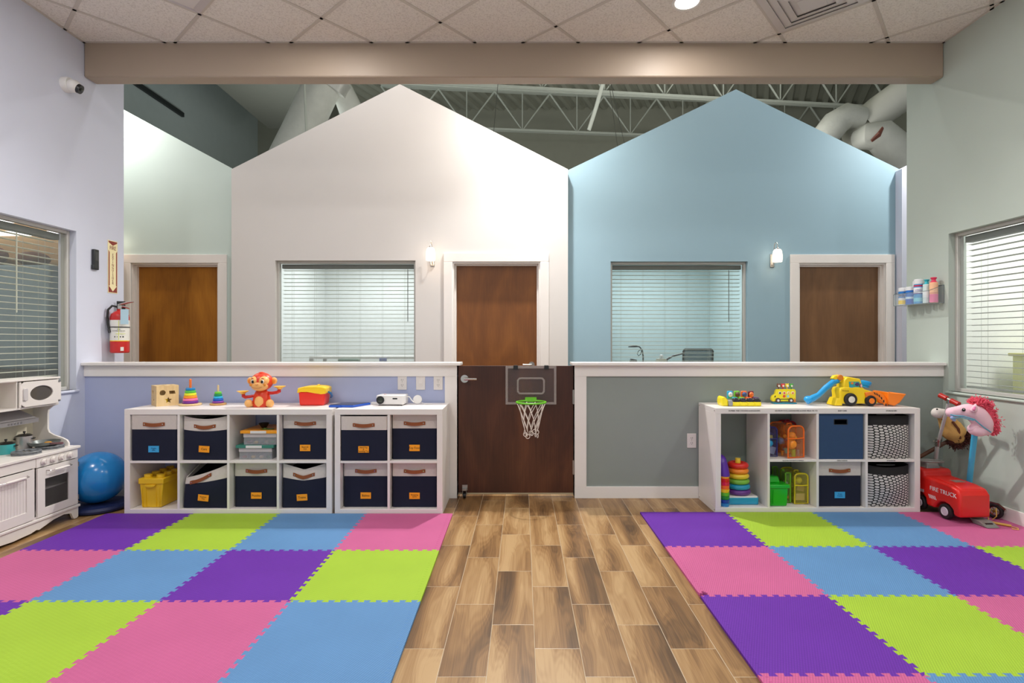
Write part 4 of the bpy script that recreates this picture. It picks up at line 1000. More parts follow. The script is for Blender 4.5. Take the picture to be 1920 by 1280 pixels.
# projector
pj = thing('projector', 'small white projector with black lens on the small shelf', 'projector', (X_(736, 4.12), 4.12, ZT+.0005), math.radians(-4))
m = MB(); m.box(-.105, .105, -.07, .07, .006, .078); m.build('case', M_WPLA, pj, bevel=.009, seg=4)
m = MB(); m.cyl((-.072, -.0705, .042), (-.072, -.078, .042), .030, n=32); lo = m.build('lens_ring', M_BLK, pj, smooth=True)
m = MB(); m.cyl((-.072, -.078, .042), (-.072, -.0755, .042), .02, n=28); m.ell((-.072, -.077, .042), (.019, .006, .019), 24, 12); m.build('lens', mat('lens_glass', (44, 52, 44), .06), lo, smooth=True)
m = MB(); m.box(.022, .058, -.0712, -.070, .048, .058); m.build('sensor_window', M_BLK, pj)
m = MB(); m.cyl((-.052, -.02, .078), (-.052, -.02, .084), .010, n=16); m.build('focus_wheel', pla('pinkish_grey', (216, 190, 190)), pj)
for x in (-.085, .085):
    for y in (-.05, .05): m = MB(); m.cyl((x, y, 0), (x, y, .008), .007, n=10); m.build('foot', M_BLK, pj)
m = MB(); m.tube([(.105, .03, .06), (.125, .025, .058), (.15, .01, .03), (.165, .0, .02)], .004, 8); m.build('cable', M_WPLA, pj, smooth=True)
cb = thing('cable_reel', 'white round retractable cable reel lying right of the projector', 'cable reel', (X_(783, 4.14), 4.14, ZT+.0005))
m = MB(); m.cyl((0, -.010, .037), (0, .008, .037), .034, n=32); m.build('reel_body', M_WPLA, cb, bevel=.004, seg=3)
m = MB(); m.tube([(.03, 0, .012), (.06, -.01, .004), (.09, .0, .0035), (.115, .004, .0035)], .0032, 8); m.build('cord', M_WPLA, cb, smooth=True)
ad_ = MB(); ad_.box(-.022, .022, -.015, .015, 0, .018); ad_.cyl((-.03, 0, .009), (-.022, 0, .009), .005)
tag(ad_.build('charger_plug', M_WPLA, bevel=.004, seg=3, loc=(X_(702, 4.14), 4.14, ZT+.0005)), 'small white plug lying between the blue folder and the projector', 'charger')

# wall plates on the lavender panel and the sage panel
def plate(label, x, z, kind, y=HW+.012, grp='wall plates'):
    t = thing('wall_plate', label, 'wall socket' if kind != 'switch' else 'light switch', (x, y, z), 0, grp)
    PL = mat('plate_white', (226, 220, 216), .35)
    m = MB(); m.box(-.036, .036, -.005, 0, -.057, .057); m.build('cover_plate', PL, t, bevel=.002)
    if kind == 'switch':
        m = MB(); m.prism([(-.005, -.030), (-.009, -.005), (-.005, .030)], -.014, .014, 'YZ'); m.build('rocker', PL, t)
    else:
        for dz in (.02, -.02):
            m = MB(); m.cyl((0, -.005, dz), (0, -.0065, dz), .016, n=20); so = m.build('socket', PL, t)
            for a in ((-.0065, .003), (.0065, .003)): m = MB(); m.box(a[0]-.0012, a[0]+.0012, -.0072, -.0066, dz+a[1]-.005, dz+a[1]+.005); m.build('slot', M_BLK, so)
            m = MB(); m.cyl((0, -.0066, dz-.008), (0, -.0072, dz-.008), .0025, n=8); m.build('slot', M_BLK, so)
    m = MB(); m.cyl((0, -.005, 0), (0, -.006, 0), .003, n=8); m.build('screw', M_ALU, t)
zc = .915
plate('leftmost of three white plates below the lavender half-wall cap', X_(754, 4.25), zc, 'outlet')
plate('white rocker switch plate between two outlet plates below the cap', X_(788.5, 4.25), zc, 'switch')
plate('white outlet plate nearest the gate post below the cap', X_(821.5, 4.25), zc, 'outlet')
plate('white double outlet on the sage panel left of the right shelf', X_(1297, 4.25), Z_(826, 4.25), 'outlet')

# ================================================================ BETWEEN THE SHELVES: contents of open bays
def on(S, xs, inner, col, row): return cell(S, xs, col, row, inner)
# yellow brick-shaped tub
x, y, z = on(S1, x1s, inn, 0, 1)
YB_ = mat('tub_yellow_plastic', (232, 188, 24), .4, coat=.1)
yt = thing('brick_tub', 'yellow brick-shaped storage tub with round studs in the lower left bay', 'storage tub', (x-.035, y+.04, z+.0006))
m = MB(); m.taper((-.075, .062, 0, .30), (-.088, .082, -.008, .31), .0, .178); m.build('tub_body', YB_, yt, bevel=.006)
m = MB(); m.box(-.094, .088, -.014, .318, .172, .213); m.build('lid', YB_, yt, bevel=.005)
m = MB(); m.prism([(-.045, .168), (.035, .168), (.03, .158), (.012, .150), (-.022, .150), (-.04, .158)], -.022, -.006); m.build('lid_tab', YB_, yt, bevel=.002)
for i in range(2):
    for j in range(4):
        m = MB(); m.cyl((-.048+i*.09, .03+j*.082, .212), (-.048+i*.09, .03+j*.082, .236), .027, n=24); m.build('stud', YB_, yt, bevel=.002)
m = MB()
for xx in (-.068, -.042, .03, .056): m.box(xx-.002, xx+.002, -.0085, .0, .01, .15)
m.build('rib_lines', YB_, yt)
# clear organizer boxes
x, y, z = on(S1, x1s, inn, 2, 0)
def organizer(label, loc, colr, name, rz, n_items):
    t = thing('organizer_box', label, 'organizer box', loc, rz, 'clear organizer boxes'); w_, d_o, h_ = .235, .27, .082
    cm = clear('clear_box_plastic', (196, 200, 204), .30, .2)
    m = MB()
    for q in ((-w_/2, w_/2, 0, .002), (-w_/2, w_/2, d_o-.002, d_o), (-w_/2, -w_/2+.002, .002, d_o-.002), (w_/2-.002, w_/2, .002, d_o-.002)): m.box(q[0], q[1], q[2], q[3], 0, h_)
    m.box(-w_/2, w_/2, 0, d_o, 0, .002)
    for k in range(1, 4): m.box(-w_/2+w_*k/4-.001, -w_/2+w_*k/4+.001, .003, d_o-.003, .003, h_*.66)
    m.build('clear_body', cm, t)
    m = MB(); m.box(-w_/2-.002, w_/2+.002, -.003, -.0005, h_*.66, h_); m.build('front_rim', clear('milky_rim', (214, 206, 208), .75, .4), t)
    m = MB(); m.box(-w_/2-.022, w_/2+.018, -.012, d_o+.008, h_, h_+.022); lo = m.build('lid', pla(name, colr), t, bevel=.003)
    m = MB(); m.box(-.065, .05, -.0135, -.0118, h_+.002, h_+.020); m.build('white_label', mat('white_paper', (224, 222, 220), .7), lo)
    cols = [(150, 60, 50), (220, 170, 60), (210, 180, 150), (60, 130, 90), (200, 90, 110)]
    for k in range(n_items):
        m = MB(); xx = -w_/2+w_*(k % 4+.5)/4+random.uniform(-.01, .01); yy = .02+random.random()*.03
        m.ell((xx, yy, .014), (.018, .014, .011), 12, 8); m.build('small_toy', pla('bead_%d' % (k % 5), cols[k % 5]), t, smooth=True)
organizer('clear organizer box with teal lid, lower of the stacked pair', (x-.005, y+.05, z+.0006), (50, 128, 112), 'lid_teal', 0, 4)
organizer('clear organizer box with yellow lid stacked on the teal-lidded one', (x+.025, y+.055, z+.1054), (244, 160, 22), 'lid_yellow', 0, 5)
m = MB(); m.lathe([(0, 0), (.018, 0), (.036, .03), (.037, .034), (.034, .034), (.016, .004), (0, .004)], 28)
tag(m.build('toy_bowl', M_BLK, smooth=True, loc=(x-.005, y+.18, z+.2104)), 'small black bowl standing on the yellow organizer lid', 'bowl')
m = MB(); m.box(-.04, .04, -.02, .02, 0, .004); m.cyl((-.02, 0, .004), (-.02, 0, .010), .009, n=12)
tag(m.build('puzzle_piece', pla('leaf_green', (90, 120, 50)), loc=(x+.06, y+.10, z+.2104)), 'flat green toy piece lying on the yellow organizer lid', 'toy piece')

# right shelf bay 0: ring stacker and rainbow cup strand
x, y, z = on(S3, x3s, inn3, 0, 1)
rs = thing('ring_stacker', 'big plastic ring stacker, red ring on top, in the tall open bay', 'stacking toy', (x+.015, y+.15, z+.0006))
m = MB()
m.prism([(-.115, -.085), (.115, -.085), (.125, -.07), (.10, .085), (-.10, .085), (-.125, -.07)], 0, .055, 'XY'); m.build('base', pla('base_blue', (30, 150, 190)), rs, bevel=.014, seg=4)
m = MB(); m.prism([(-.112, -.082), (.112, -.082), (.12, -.07), (.097, .082), (-.097, .082), (-.12, -.07)], .048, .062, 'XY'); m.build('base_top', M_WPLA, rs, bevel=.006, seg=3)
zz = .083
for i, (c_, R_) in enumerate([((104, 50, 140), .078), ((30, 150, 190), .074), ((120, 180, 60), .070), ((236, 204, 50), .067), ((246, 140, 40), .064), ((222, 40, 30), .060)]):
    m = MB(); m.torus((0, 0, zz), R_-.0215+.012, .0215+(.003 if i == 5 else 0), 36, 14, None, .92); m.build('ring', pla('bigring%d' % i, c_), rs, smooth=True); zz += .0385
m = MB(); m.cyl((0, 0, .06), (0, 0, zz+.012), .022, .019, n=20); m.build('post', pla('post_yellow', (246, 214, 60)), rs, smooth=True)
sc2 = thing('cup_strand', 'rainbow arch of nested plastic cups, purple top, at the bay\'s left side', 'stacking toy', (x-.125, y+.045, z+.0006))
rc_ = [(36, 130, 200), (24, 70, 170), (30, 140, 60), (100, 190, 50), (250, 200, 40), (250, 110, 40), (226, 30, 80), (220, 26, 30), (250, 170, 50)]
for leg_i, (dx, dy) in enumerate(((0, 0), (-.018, .12))):
    for i, c_ in enumerate(rc_):
        m = MB(); z0 = .0+i*.0255; m.lathe([(.0, z0), (.030, z0), (.032, z0+.006), (.034, z0+.0235), (.034, z0+.025), (0, z0+.025)], 24, TR(dx, dy, 0)); m.build('cup', pla('cup%d' % i, c_), sc2, smooth=True)
m = MB(); pts = [(-.018*t+.0, .12*t, .23+.10*math.sin(PI*t)) for t in [i/14 for i in range(15)]]
m.tube([(0, 0, .22)]+pts+[(-.018, .12, .22)], .035, 20); m.build('purple_arch', pla('arch_purple', (86, 34, 160)), sc2, smooth=True)

# clear backpacks and green box
def clear_pack(label, loc, col, w_, d_, h_, rz, items, grp='clear zip bags'):
    t = thing('clear_bag', label, 'clear bag', loc, rz, grp)
    nm = label[:7].strip().replace(' ', '_')
    r = min(w_, h_)*.3
    outl = [(-w_/2, .0), (w_/2, .0)]+[(p[0], p[1]) for p in arc(w_/2-r, h_-r, r, 0, PI/2, 6)]+[(p[0], p[1]) for p in arc(-w_/2+r, h_-r, r, PI/2, PI, 6)]
    m = MB(); n = len(outl)
    m.prism(outl, 0, d_); m.build('clear_shell', clear(nm+'_vinyl', tuple(int(c*.75+50) for c in col), .30, .12), t, smooth=True)
    PM_ = pla(nm+'_piping', col)
    for yy in (0, d_): m = MB(); m.tube([(p[0], yy, max(.006, p[1])) for p in outl], .006, 8, closed=True); m.build('piping', PM_, t, smooth=True)
    m = MB(); m.tube([(-w_/2, -.001, h_*.62), (0, -.006, h_*.61), (w_/2, -.001, h_*.62)], .0045, 8); m.build('pocket_seam', PM_, t, smooth=True)
    m = MB(); m.tube([(-w_*.15, d_*.35, h_), (-w_*.12, d_*.35, h_+.010), (w_*.12, d_*.35, h_+.010), (w_*.15, d_*.35, h_)], .006, 8); m.build('carry_loop', PM_, t, smooth=True)
    rq = random.Random(len(label)); pal = [(240, 150, 40), (60, 160, 200), (120, 180, 60), (200, 60, 70), (230, 210, 180), (120, 70, 140), (60, 60, 70), (240, 220, 60)] if col[1] < 150 else [(206, 176, 130), (180, 140, 96), (226, 206, 160), (120, 90, 60), (230, 210, 60)]
    auto = [(rq.uniform(-w_*.36, w_*.36), rq.uniform(.04, max(.05, d_-.03)), rq.uniform(.02, h_*.72), rq.uniform(.013, .02), pal[q_ % len(pal)], 'sbc'[q_ % 3]) for q_ in range(int(w_*150))]
    for i, (ix, iy, iz, r_, c_, k) in enumerate(list(items)+auto):
        m = MB()
        if k == 's': m.ell((ix, iy, iz), (r_, min(r_, .03), r_), 20, 12)
        elif k == 'b': m.box(ix-r_, ix+r_, iy-.008, iy+.01, iz-r_*.7, iz+r_*.7, TR(ix, 0, iz) @ RY(.3*i) @ TR(-ix, 0, -iz))
        else: m.cyl((ix, iy, iz-r_), (ix, iy, iz+r_), r_*.55, n=16)
        m.build('toy_inside', pla('inside_%d_%d_%d' % c_, c_), t, smooth=(k != 'b'))
    return t
x, y, z = on(S3, x3s, inn3, 1, 0)
clear_pack('orange piped clear bag of play pieces, front of the upper bay', (x+.045, y+.05, z+.0006), (246, 112, 20), .135, .20, .235, math.radians(14),
    [(-.01, .03, .16, .028, (246, 150, 30), 's'), (-.02, .02, .10, .036, (248, 150, 30), 's'), (.035, .02, .12, .018, (60, 40, 60), 'b'), (.0, .025, .035, .026, (130, 190, 50), 'c'), (.042, .03, .035, .022, (120, 130, 140), 'c'), (-.045, .04, .05, .018, (40, 170, 160), 'b'), (-.04, .11, .11, .026, (40, 150, 210), 's'), (-.035, .16, .12, .03, (120, 150, 60), 's'), (.03, .12, .07, .03, (200, 60, 90), 'b')])
clear_pack('dark red piped clear bag behind the orange-piped one', (x+.103, y+.268, z+.0006), (170, 26, 40), .112, .06, .235, math.radians(4),
    [(.01, .03, .05, .02, (60, 160, 60), 's'), (0, .03, .12, .03, (200, 60, 60), 'b'), (0, .04, .18, .025, (120, 30, 60), 'b')])
clear_pack('navy piped clear bag holding a blue toy, left of the orange-piped one', (x-.116, y+.09, z+.0006), (40, 40, 110), .08, .16, .22, math.radians(-3),
    [(-.01, .02, .10, .03, (40, 150, 200), 's'), (0, .03, .05, .038, (180, 190, 210), 'b'), (.01, .06, .16, .025, (60, 60, 120), 'b')])
x, y, z = on(S3, x3s, inn3, 1, 1)
clear_pack('yellow piped clear bag of wooden pieces, right end of the lower bay', (x+.102, y+.085, z+.0006), (216, 196, 30), .10, .19, .225, math.radians(3),
    [(0, .02, .05, .034, (200, 170, 120), 'b'), (.01, .03, .11, .028, (170, 130, 90), 'b'), (0, .03, .17, .022, (230, 210, 60), 's')])
clear_pack('lime piped clear bag squeezed between the green tub and the yellow-piped bag', (x+.016, y+.11, z+.0006), (120, 180, 40), .038, .19, .225, math.radians(1.5),
    [(0, .02, .04, .014, (230, 100, 40), 'b'), (0, .03, .14, .016, (190, 190, 190), 's')])
gb = thing('toy_tub', 'translucent green plastic tub with handle in the lower bay', 'tub', (x-.086, y+.035, z+.0006), math.radians(0))
GM = mat('green_translucent', (22, 176, 34), .25, coat=.3)
m = MB(); m.taper((-.066, .058, 0, .15), (-.072, .066, -.004, .155), 0, .135); m.build('tub_body', GM, gb, bevel=.008, seg=3)
m = MB(); m.box(-.078, .074, -.012, .16, .132, .158); m.build('lid', GM, gb, bevel=.006)
m = MB(); m.taper((-.05, .03, .04, .13), (-.045, .022, .05, .12), .156, .205); m.build('lid_hump', GM, gb, bevel=.012, seg=4)
m = MB(); m.tube([(-.068, -.012, .125), (-.067, -.016, .06), (-.062, -.014, .02), (-.048, -.012, .018), (-.046, -.012, .06), (-.045, -.012, .12)], .003, 6); m.build('handle', GM, gb, smooth=True)

# ================================================================ TOYS ON THE RIGHT SHELF TOP
ZR = .7602
pu = thing('pop_up_toy', 'yellow pop-up toy with four open coloured lids on the right shelf', 'pop-up toy', (X_(1388, 4.03), 4.03, ZR))
YEL = pla('toy_yellow', (246, 226, 30))
m = MB(); m.box(-.10, .135, -.045, .075, 0, .028); m.build('base', YEL, pu, bevel=.008, seg=3)
m = MB(); m.prism([(-.148, 0), (-.155, .03), (-.150, .062), (-.138, .072), (-.125, .066), (-.105, .046), (-.100, 0)], -.035, .06); m.build('grip_end', YEL, pu, bevel=.012, seg=4)
m = MB(); m.box(-.104, -.074, -.05, .0, .002, .045); m.build('corner_pad', pla('pad_grey', (150, 152, 156)), pu, bevel=.006)
cl = [((40, 170, 220), (30, 170, 190), (235, 235, 240)), ((120, 200, 50), (120, 210, 60), (96, 60, 40)), ((250, 110, 30), (246, 100, 40), (60, 90, 150)), ((110, 24, 40), (80, 40, 110), (246, 120, 50))]
for i, (c1, c2, c3) in enumerate(cl):
    xx = -.045+i*.053
    m = MB(); m.box(xx-.024, xx+.024, -.048, -.008, .002, .032); m.build('key_front', YEL, pu, bevel=.005)
    m = MB(); m.box(xx-.022, xx+.022, -.044, -.004, .032, .048); m.ell((xx, -.024, .05), (.02, .018, .012), 14, 8); m.build('button', pla('btn_dark', (34, 30, 40)) if i != 9 else M_BLK, pu, bevel=.003)
    m = MB(); m.box(xx-.018, xx+.018, -.02, .005, .052, .064); m.build('button_cap', pla('pcap%d' % i, c2), pu, bevel=.004)
    m = MB(); m.box(xx-.052+.02, xx+.0+.012, .052, .068, .045, .105); lo = m.build('lid', pla('plid%d' % i, c1), pu, bevel=.009, seg=3)
    m = MB(); m.ell((xx-.010, .045, .078), (.017, .014, .019), 18, 12); fo_ = m.build('figure', pla('pface%d' % i, c3), pu, smooth=True)
    for sx_ in (-1, 1): m = MB(); m.ell((xx-.010+sx_*.006, .0315, .082), (.0022, .0015, .003), 8, 6); m.build('eye', M_BLK, fo_)

bs_ = thing('toy_bus', 'flat wooden yellow bus toy with animal discs on a blue stand, right shelf top', 'toy bus', (X_(1468.5, 4.16), 4.16, ZR))
m = MB(); m.box(-.085, .092, -.03, .03, 0, .009); m.build('stand', pla('stand_teal', (40, 150, 180)), bs_, bevel=.003)
bo = [(-.085, .018), (.085, .018), (.092, .03), (.092, .10), (.084, .112), (-.052, .112), (-.062, .10), (-.068, .075), (-.088, .062), (-.096, .045), (-.096, .03)]
m = MB(); m.prism(bo, -.012, .012); bb_ = m.build('bus_body', YEL, bs_, bevel=.002)
for xx in (-.048, .052):
    m = MB(); m.cyl((xx, -.012, .026), (xx, -.02, .026), .019, n=24); wo = m.build('wheel', pla('wheel_brown', (96, 70, 50)), bs_, smooth=True)
    m = MB(); m.cyl((xx, -.02, .026), (xx, -.0215, .026), .009, n=16); m.build('hub', M_WPLA, wo)
cc = [(60, 60, 70), (226, 60, 50), (250, 190, 60), (236, 130, 40)]
for i in range(4):
    xx = -.032+i*.033
    m = MB(); m.cyl((xx, -.012, .084), (xx, -.0155, .084), .0115, n=20); w1 = m.build('window_disc', mat('disc_cream', (240, 232, 214), .5), bb_)
    m = MB(); m.ell((xx, -.0165, .083), (.008, .003, .008), 14, 8); m.build('animal_face', pla('an%d' % i, cc[i]), w1, smooth=True)
for i, xx in enumerate((.001, .03)):
    m = MB(); m.cyl((xx, -.012, .058), (xx, -.0155, .058), .010, n=18); m.build('window_disc', pla('disc_red', (224, 70, 50)) if i == 0 else mat('disc_sky', (150, 210, 220), .5), bb_)
m = MB(); m.box(-.028, .034, -.0135, -.012, .033, .038); m.build('stripe', M_BLK, bb_)
m = MB(); m.prism([(-.075, .05), (-.066, .05), (-.064, .062), (-.07, .064)], -.0135, -.012); m.build('windscreen', M_BLK, bb_)
m = MB(); m.prism([(.072, .012), (.09, .012), (.09, .03), (.08, .045)], -.0135, -.012); m.build('flame_stripe', pla('an3', cc[3]), bb_)
for i, c_ in enumerate([(120, 70, 50), (214, 50, 50), (246, 214, 40), (70, 170, 60)]):
    xx = -.036+i*.033
    m = MB(); m.cyl((xx, 0, .112), (xx, 0, .125), .004, n=8); m.ell((xx, 0, .139), (.0145, .010, .0145), 18, 12); m.ell((xx-.009, 0, .151), (.005, .005, .006), 10, 6); m.ell((xx+.009, 0, .151), (.005, .005, .006), 10, 6); fo_ = m.build('animal_peg', pla('peg%d' % i, c_), bs_, smooth=True)
    m = MB(); m.ell((xx, -.0095, .137), (.008, .003, .008), 12, 8); m.build('muzzle', mat('disc_cream', (240, 232, 214), .5), fo_, smooth=True)

# excavator / loader toy
Y0 = 4.06; k_ = Y0/FPX
ex = thing('toy_loader', 'big yellow toy backhoe loader with blue arm and orange scoop on the right shelf', 'toy digger', (X_(1610, Y0), Y0, ZR))
def q(px, py): return ((px-1610)*k_, (759-py)*k_)   # photo measure -> local x,z of the toy
def QP(l): return [q(*p) for p in l]
OR_ = pla('toy_orange', (248, 132, 28)); BL_ = pla('toy_blue', (22, 156, 224)); Y2 = pla('loader_yellow', (248, 212, 22))
body = QP([(1562, 755), (1567, 742), (1566, 732), (1568, 726), (1576, 724), (1608, 724), (1613, 728), (1630, 733), (1636, 742), (1637, 755)])
m = MB(); m.prism(body, -.055, .055); m.build('body', Y2, ex, bevel=.010, seg=4)
cab = QP([(1574, 727), (1576, 711), (1582, 705), (1606, 711-2), (1612, 729)])
m = MB(); m.prism(cab, -.048, .048); co = m.build('cab', Y2, ex, bevel=.009, seg=4)
m = MB(); m.prism(QP([(1584, 714), (1603, 714), (1609, 728), (1585, 728)]), -.0505, -.0485); wp = m.build('side_window', pla('window_teal', (60, 160, 150)), co, bevel=.001)
for (px_, py_, r_, c_) in ((1589, 724, 3.5, (40, 160, 190)), (1599, 719, 4, (70, 60, 120)), (1601, 727, 3, (130, 190, 50)), (1590, 717, 2.6, (240, 130, 40))):
    a_ = q(px_, py_); m = MB(); m.ell((a_[0], -.0512, a_[1]), (r_*k_, .002, r_*k_*.8), 14, 8); m.build('sticker', pla('stk_%d' % c_[0], c_), wp)
a_ = q(1606, 722); m = MB(); m.ell((a_[0], -.050, a_[1]), (.011, .006, .019), 18, 12); mo = m.build('side_mirror', pla('mirror_maroon', (130, 50, 50)), ex, smooth=True)
m = MB(); m.ell((a_[0]+.001, -.0545, a_[1]), (.007, .004, .013), 16, 10); m.build('mirror_glass', pla('mirror_pink', (230, 190, 190)), mo, smooth=True)
def wheelt(px_, py_, r_, hubc, spokes):
    a_ = q(px_, py_)
    for s_ in (-1, 1):
        y0_, y1_ = (-.078, -.045) if s_ < 0 else (.045, .078)
        m = MB(); m.lathe([(0, 0), (r_*.82, 0), (r_*.97, .006), (r_, .012), (r_, .024), (r_*.97, .030), (r_*.8, .033), (0, .033)], 36, TR(a_[0], y0_, a_[1]) @ RX(-PI/2)); wo = m.build('wheel', mat('tyre_black', (28, 26, 28), .6), ex, smooth=True)
        yy = y0_-.001 if s_ < 0 else y1_+.001
        m = MB(); m.lathe([(0, -.004), (r_*.3, -.004), (r_*.52, .0), (r_*.52, .004), (0, .004)], 24, TR(a_[0], yy, a_[1]) @ RX(-PI/2) @ Matrix.Diagonal((1, 1, 1 if s_ < 0 else -1, 1))); m.build('hub', hubc, wo, smooth=True)
wheelt(1585, 746.5, .047, pla('hub_white', (220, 216, 206)), 5); wheelt(1622, 749, .040, OR_, 0)
# front arm and scoop
m = MB()
aout = [(1612, 734), (1632, 731), (1646, 738), (1653, 748), (1654, 758), (1648, 758), (1643, 750), (1630, 743), (1614, 743)]
for y0_, y1_ in ((-.066, -.052), (.052, .066)): m.prism(QP(aout), y0_, y1_)
ao = m.build('loader_arm', OR_, ex, bevel=.004)
for i in range(6):
    t_ = i/5; p0_ = (1627+t_*22, 733+t_*t_*16+t_*5); m = MB()
    m.prism(QP([(p0_[0], p0_[1]), (p0_[0]+2.2, p0_[1]+.8), (p0_[0]+4.6-t_*3, p0_[1]+5), (p0_[0]+2.4-t_*3, p0_[1]+4.4)]), -.0675, -.0658); m.build('hazard_stripe', M_BLK, ao)
m = MB(); so_ = QP([(1650, 733), (1652, 755), (1662, 758), (1672, 752), (1684, 736), (1679, 736), (1668, 748), (1660, 751), (1656, 748), (1655, 733)])
m.prism(so_, -.085, .085); m.prism(QP([(1651, 734), (1682, 736.5), (1671, 751), (1661, 757), (1653, 754)]), -.088, -.083); m.prism(QP([(1651, 734), (1682, 736.5), (1671, 751), (1661, 757), (1653, 754)]), .083, .088); m.build('scoop', OR_, ex, bevel=.002)
# rear arm
m = MB(); pts = [(1577, 711), (1562, 716), (1548, 727), (1535, 740), (1524, 746), (1513, 752)]
m.tube([(q(*p)[0], 0, q(*p)[1]) for p in pts], [.016, .021, .021, .019, .024, .022], 16, flat=1.3); m.build('rear_arm', BL_, ex, smooth=True)
a_ = q(1516, 748); m = MB(); m.ell((a_[0], 0, a_[1]), (.033, .034, .026), 24, 14); m.build('rear_bucket', BL_, ex, smooth=True)
a_ = q(1571, 707); m = MB(); m.cyl((a_[0]+.005, -.028, a_[1]), (a_[0]+.005, .028, a_[1]), .021, n=28); m.build('pivot', pla('pivot_orange', (222, 130, 30)), ex, bevel=.003)
m = MB(); m.prism(QP([(1558, 709), (1563, 703), (1572, 702), (1582, 708), (1582, 716), (1574, 716)]), -.018, .018); m.build('boom_joint', Y2, ex, bevel=.005)
a_ = q(1622, 720); m = MB(); m.lathe([(0, 0), (.026, 0), (.026, .012), (.03, .014), (.036, .034), (.036, .044), (.03, .05), (0, .05)], 24, TR(a_[0]-.002, 0, a_[1]-.024) @ RY(.25)); m.build('knob_drum', BL_, ex, smooth=True)
a_ = q(1564, 746); m = MB(); m.taper((a_[0]-.03, a_[0]+.03, -.06, .06), (a_[0]-.008, a_[0]+.03, -.05, .05), .002, .06); m.build('rear_bumper', Y2, ex, bevel=.008, seg=3)
m = MB(); a_ = q(1578, 731)
for i in range(6): m.box(a_[0]-.03+i*.009, a_[0]-.026+i*.009, -.0565, -.055, a_[1]-.002-i*.0006, a_[1]+.006-i*.0006)
m.build('vent_marks', mat('vent_brown', (120, 90, 20), .6), ex)

# ================================================================ FIRE TRUCK
FR = pla('fire_red', (214, 28, 20)); DG = pla('truck_grey', (132, 130, 126))
ft = thing('ride_on_fire_truck', 'red ride-on toy FIRE TRUCK parked on the mat right of the shelf', 'ride-on toy', (3.085, 3.60, .0125), math.radians(3))
side = [(.0, .045), (.0, .195), (.03, .232), (.10, .245), (.25, .252), (.30, .254), (.30, .285), (.32, .300), (.43, .300), (.455, .28), (.465, .20), (.47, .06), (.40, .05), (.39, .10), (.36, .125), (.32, .125), (.29, .10), (.28, .05), (.21, .05), (.20, .075), (.17, .105), (.13, .115), (.09, .105), (.06, .08), (.055, .045)]
m = MB(); m.prism(side, -.108, .108, 'YZ'); m.build('truck_body', FR, ft, bevel=.016, seg=4)
m = MB(); m.prism([(.02, .20), (.08, .232), (.26, .246), (.26, .258), (.09, .251), (.03, .232)], -.075, .075, 'YZ'); m.build('seat_pad', FR, ft, bevel=.006)
m = MB(); m.box(-.03, .045, .12, .17, .25, .2565); m.build('seat_badge', pla('badge_grey', (150, 120, 112)), ft)
m = MB(); m.box(-.109, -.107, .34, .44, .21, .29); m.build('cab_window', M_BLK, ft, bevel=.0005)
m = MB(); m.box(-.1095, -.1075, .30, .46, .135, .155); m.build('side_stripe', mat('stripe_silver', (200, 196, 200), .3, .3), ft)
m = MB(); m.text('FIRE TRUCK', .041, TR(-.1088, .138, .182) @ RZ(-PI/2) @ FRONT, depth=.0006); m.build('lettering', M_WPLA, ft)
m = MB()
for i in range(5):
    y0_ = .262-i*.013; m.prism([(y0_, .135), (y0_-.006, .135), (y0_-.020, .110), (y0_-.014, .110)], -.1092, -.1082, 'YZ')
m.build('chevron_stripes', M_WPLA, ft)
for yy in (.125, .345):
    for s_ in (-1, 1):
        m = MB(); m.lathe([(0, 0), (.040, 0), (.050, .006), (.052, .014), (.052, .030), (.048, .036), (0, .036)], 36, TR(s_*.072, yy, .0525) @ RY(s_*PI/2)); wo = m.build('wheel', mat('tyre_black', (28, 26, 28), .6), ft, smooth=True)
        m = MB(); m.lathe([(0, .0), (.022, .0), (.026, .003), (.030, .0), (.030, -.004), (0, -.004)], 24, TR(s_*.109, yy, .0525) @ RY(s_*PI/2)); m.build('hub', pla('hub_lilac', (214, 206, 216)), wo, smooth=True)
m = MB(); m.taper((.01, .10, -.075, .03), (.01, .10, -.015, .06), .002, .03, TR(-.0, 0, 0)); fo_ = m.build('rear_foot_plate', DG, ft, bevel=.003)
m = MB(); m.box(.03, .08, -.045, -.012, .016, .026, TR(0, 0, -.004)); m.build('plate_slot', M_BLK, fo_)
m = MB(); m.taper((-.055, .055, .335, .43), (-.04, .04, .35, .41), .295, .335); m.build('steering_base', DG, ft, bevel=.006)
m = MB(); m.torus((0, .372, .346), .075, .010, 40, 10, RX(math.radians(-6)), .8); m.box(-.072, .072, .362, .382, .338, .350); m.build('steering_wheel', DG, ft, smooth=True)

# ---- scooter
so = thing('kick_scooter', 'kick scooter with red grips standing in the corner behind the fire truck', 'scooter', (3.14, 4.13, 0))
o_ = Vector((3.14, 4.13, 0))
def W(x, y, z): return Vector((x, y, z))-o_
m = MB(); m.cyl(W(3.235, 4.165, .07), W(3.185, 4.05, .49), .0145, n=16); m.build('lower_post', mat('scooter_silver', (206, 202, 200), .35, .35), so, smooth=True)
m = MB(); m.cyl(W(3.189, 4.06, .45), W(3.139, 3.885, .815), .0115, n=16); m.build('upper_post', mat('scooter_silver', (206, 202, 200), .35, .35), so, smooth=True)
m = MB(); m.cyl(W(3.190, 4.06, .455), W(3.183, 4.04, .51), .019, n=16); m.tube([W(3.185, 4.05, .485), W(3.145, 4.03, .49), W(3.135, 4.025, .495)], .005, 8); m.build('clamp', M_CHROME, so, smooth=True)
hb0, hb1 = W(3.124, 3.95, .846), W(3.153, 3.82, .795); hd_ = (hb1-hb0)
m = MB(); m.cyl(hb0, hb1, .011, n=14); m.cyl(W(3.142, 3.895, .795), W(3.138, 3.884, .825), .016, n=14); m.build('handlebar', M_CHROME, so, smooth=True)
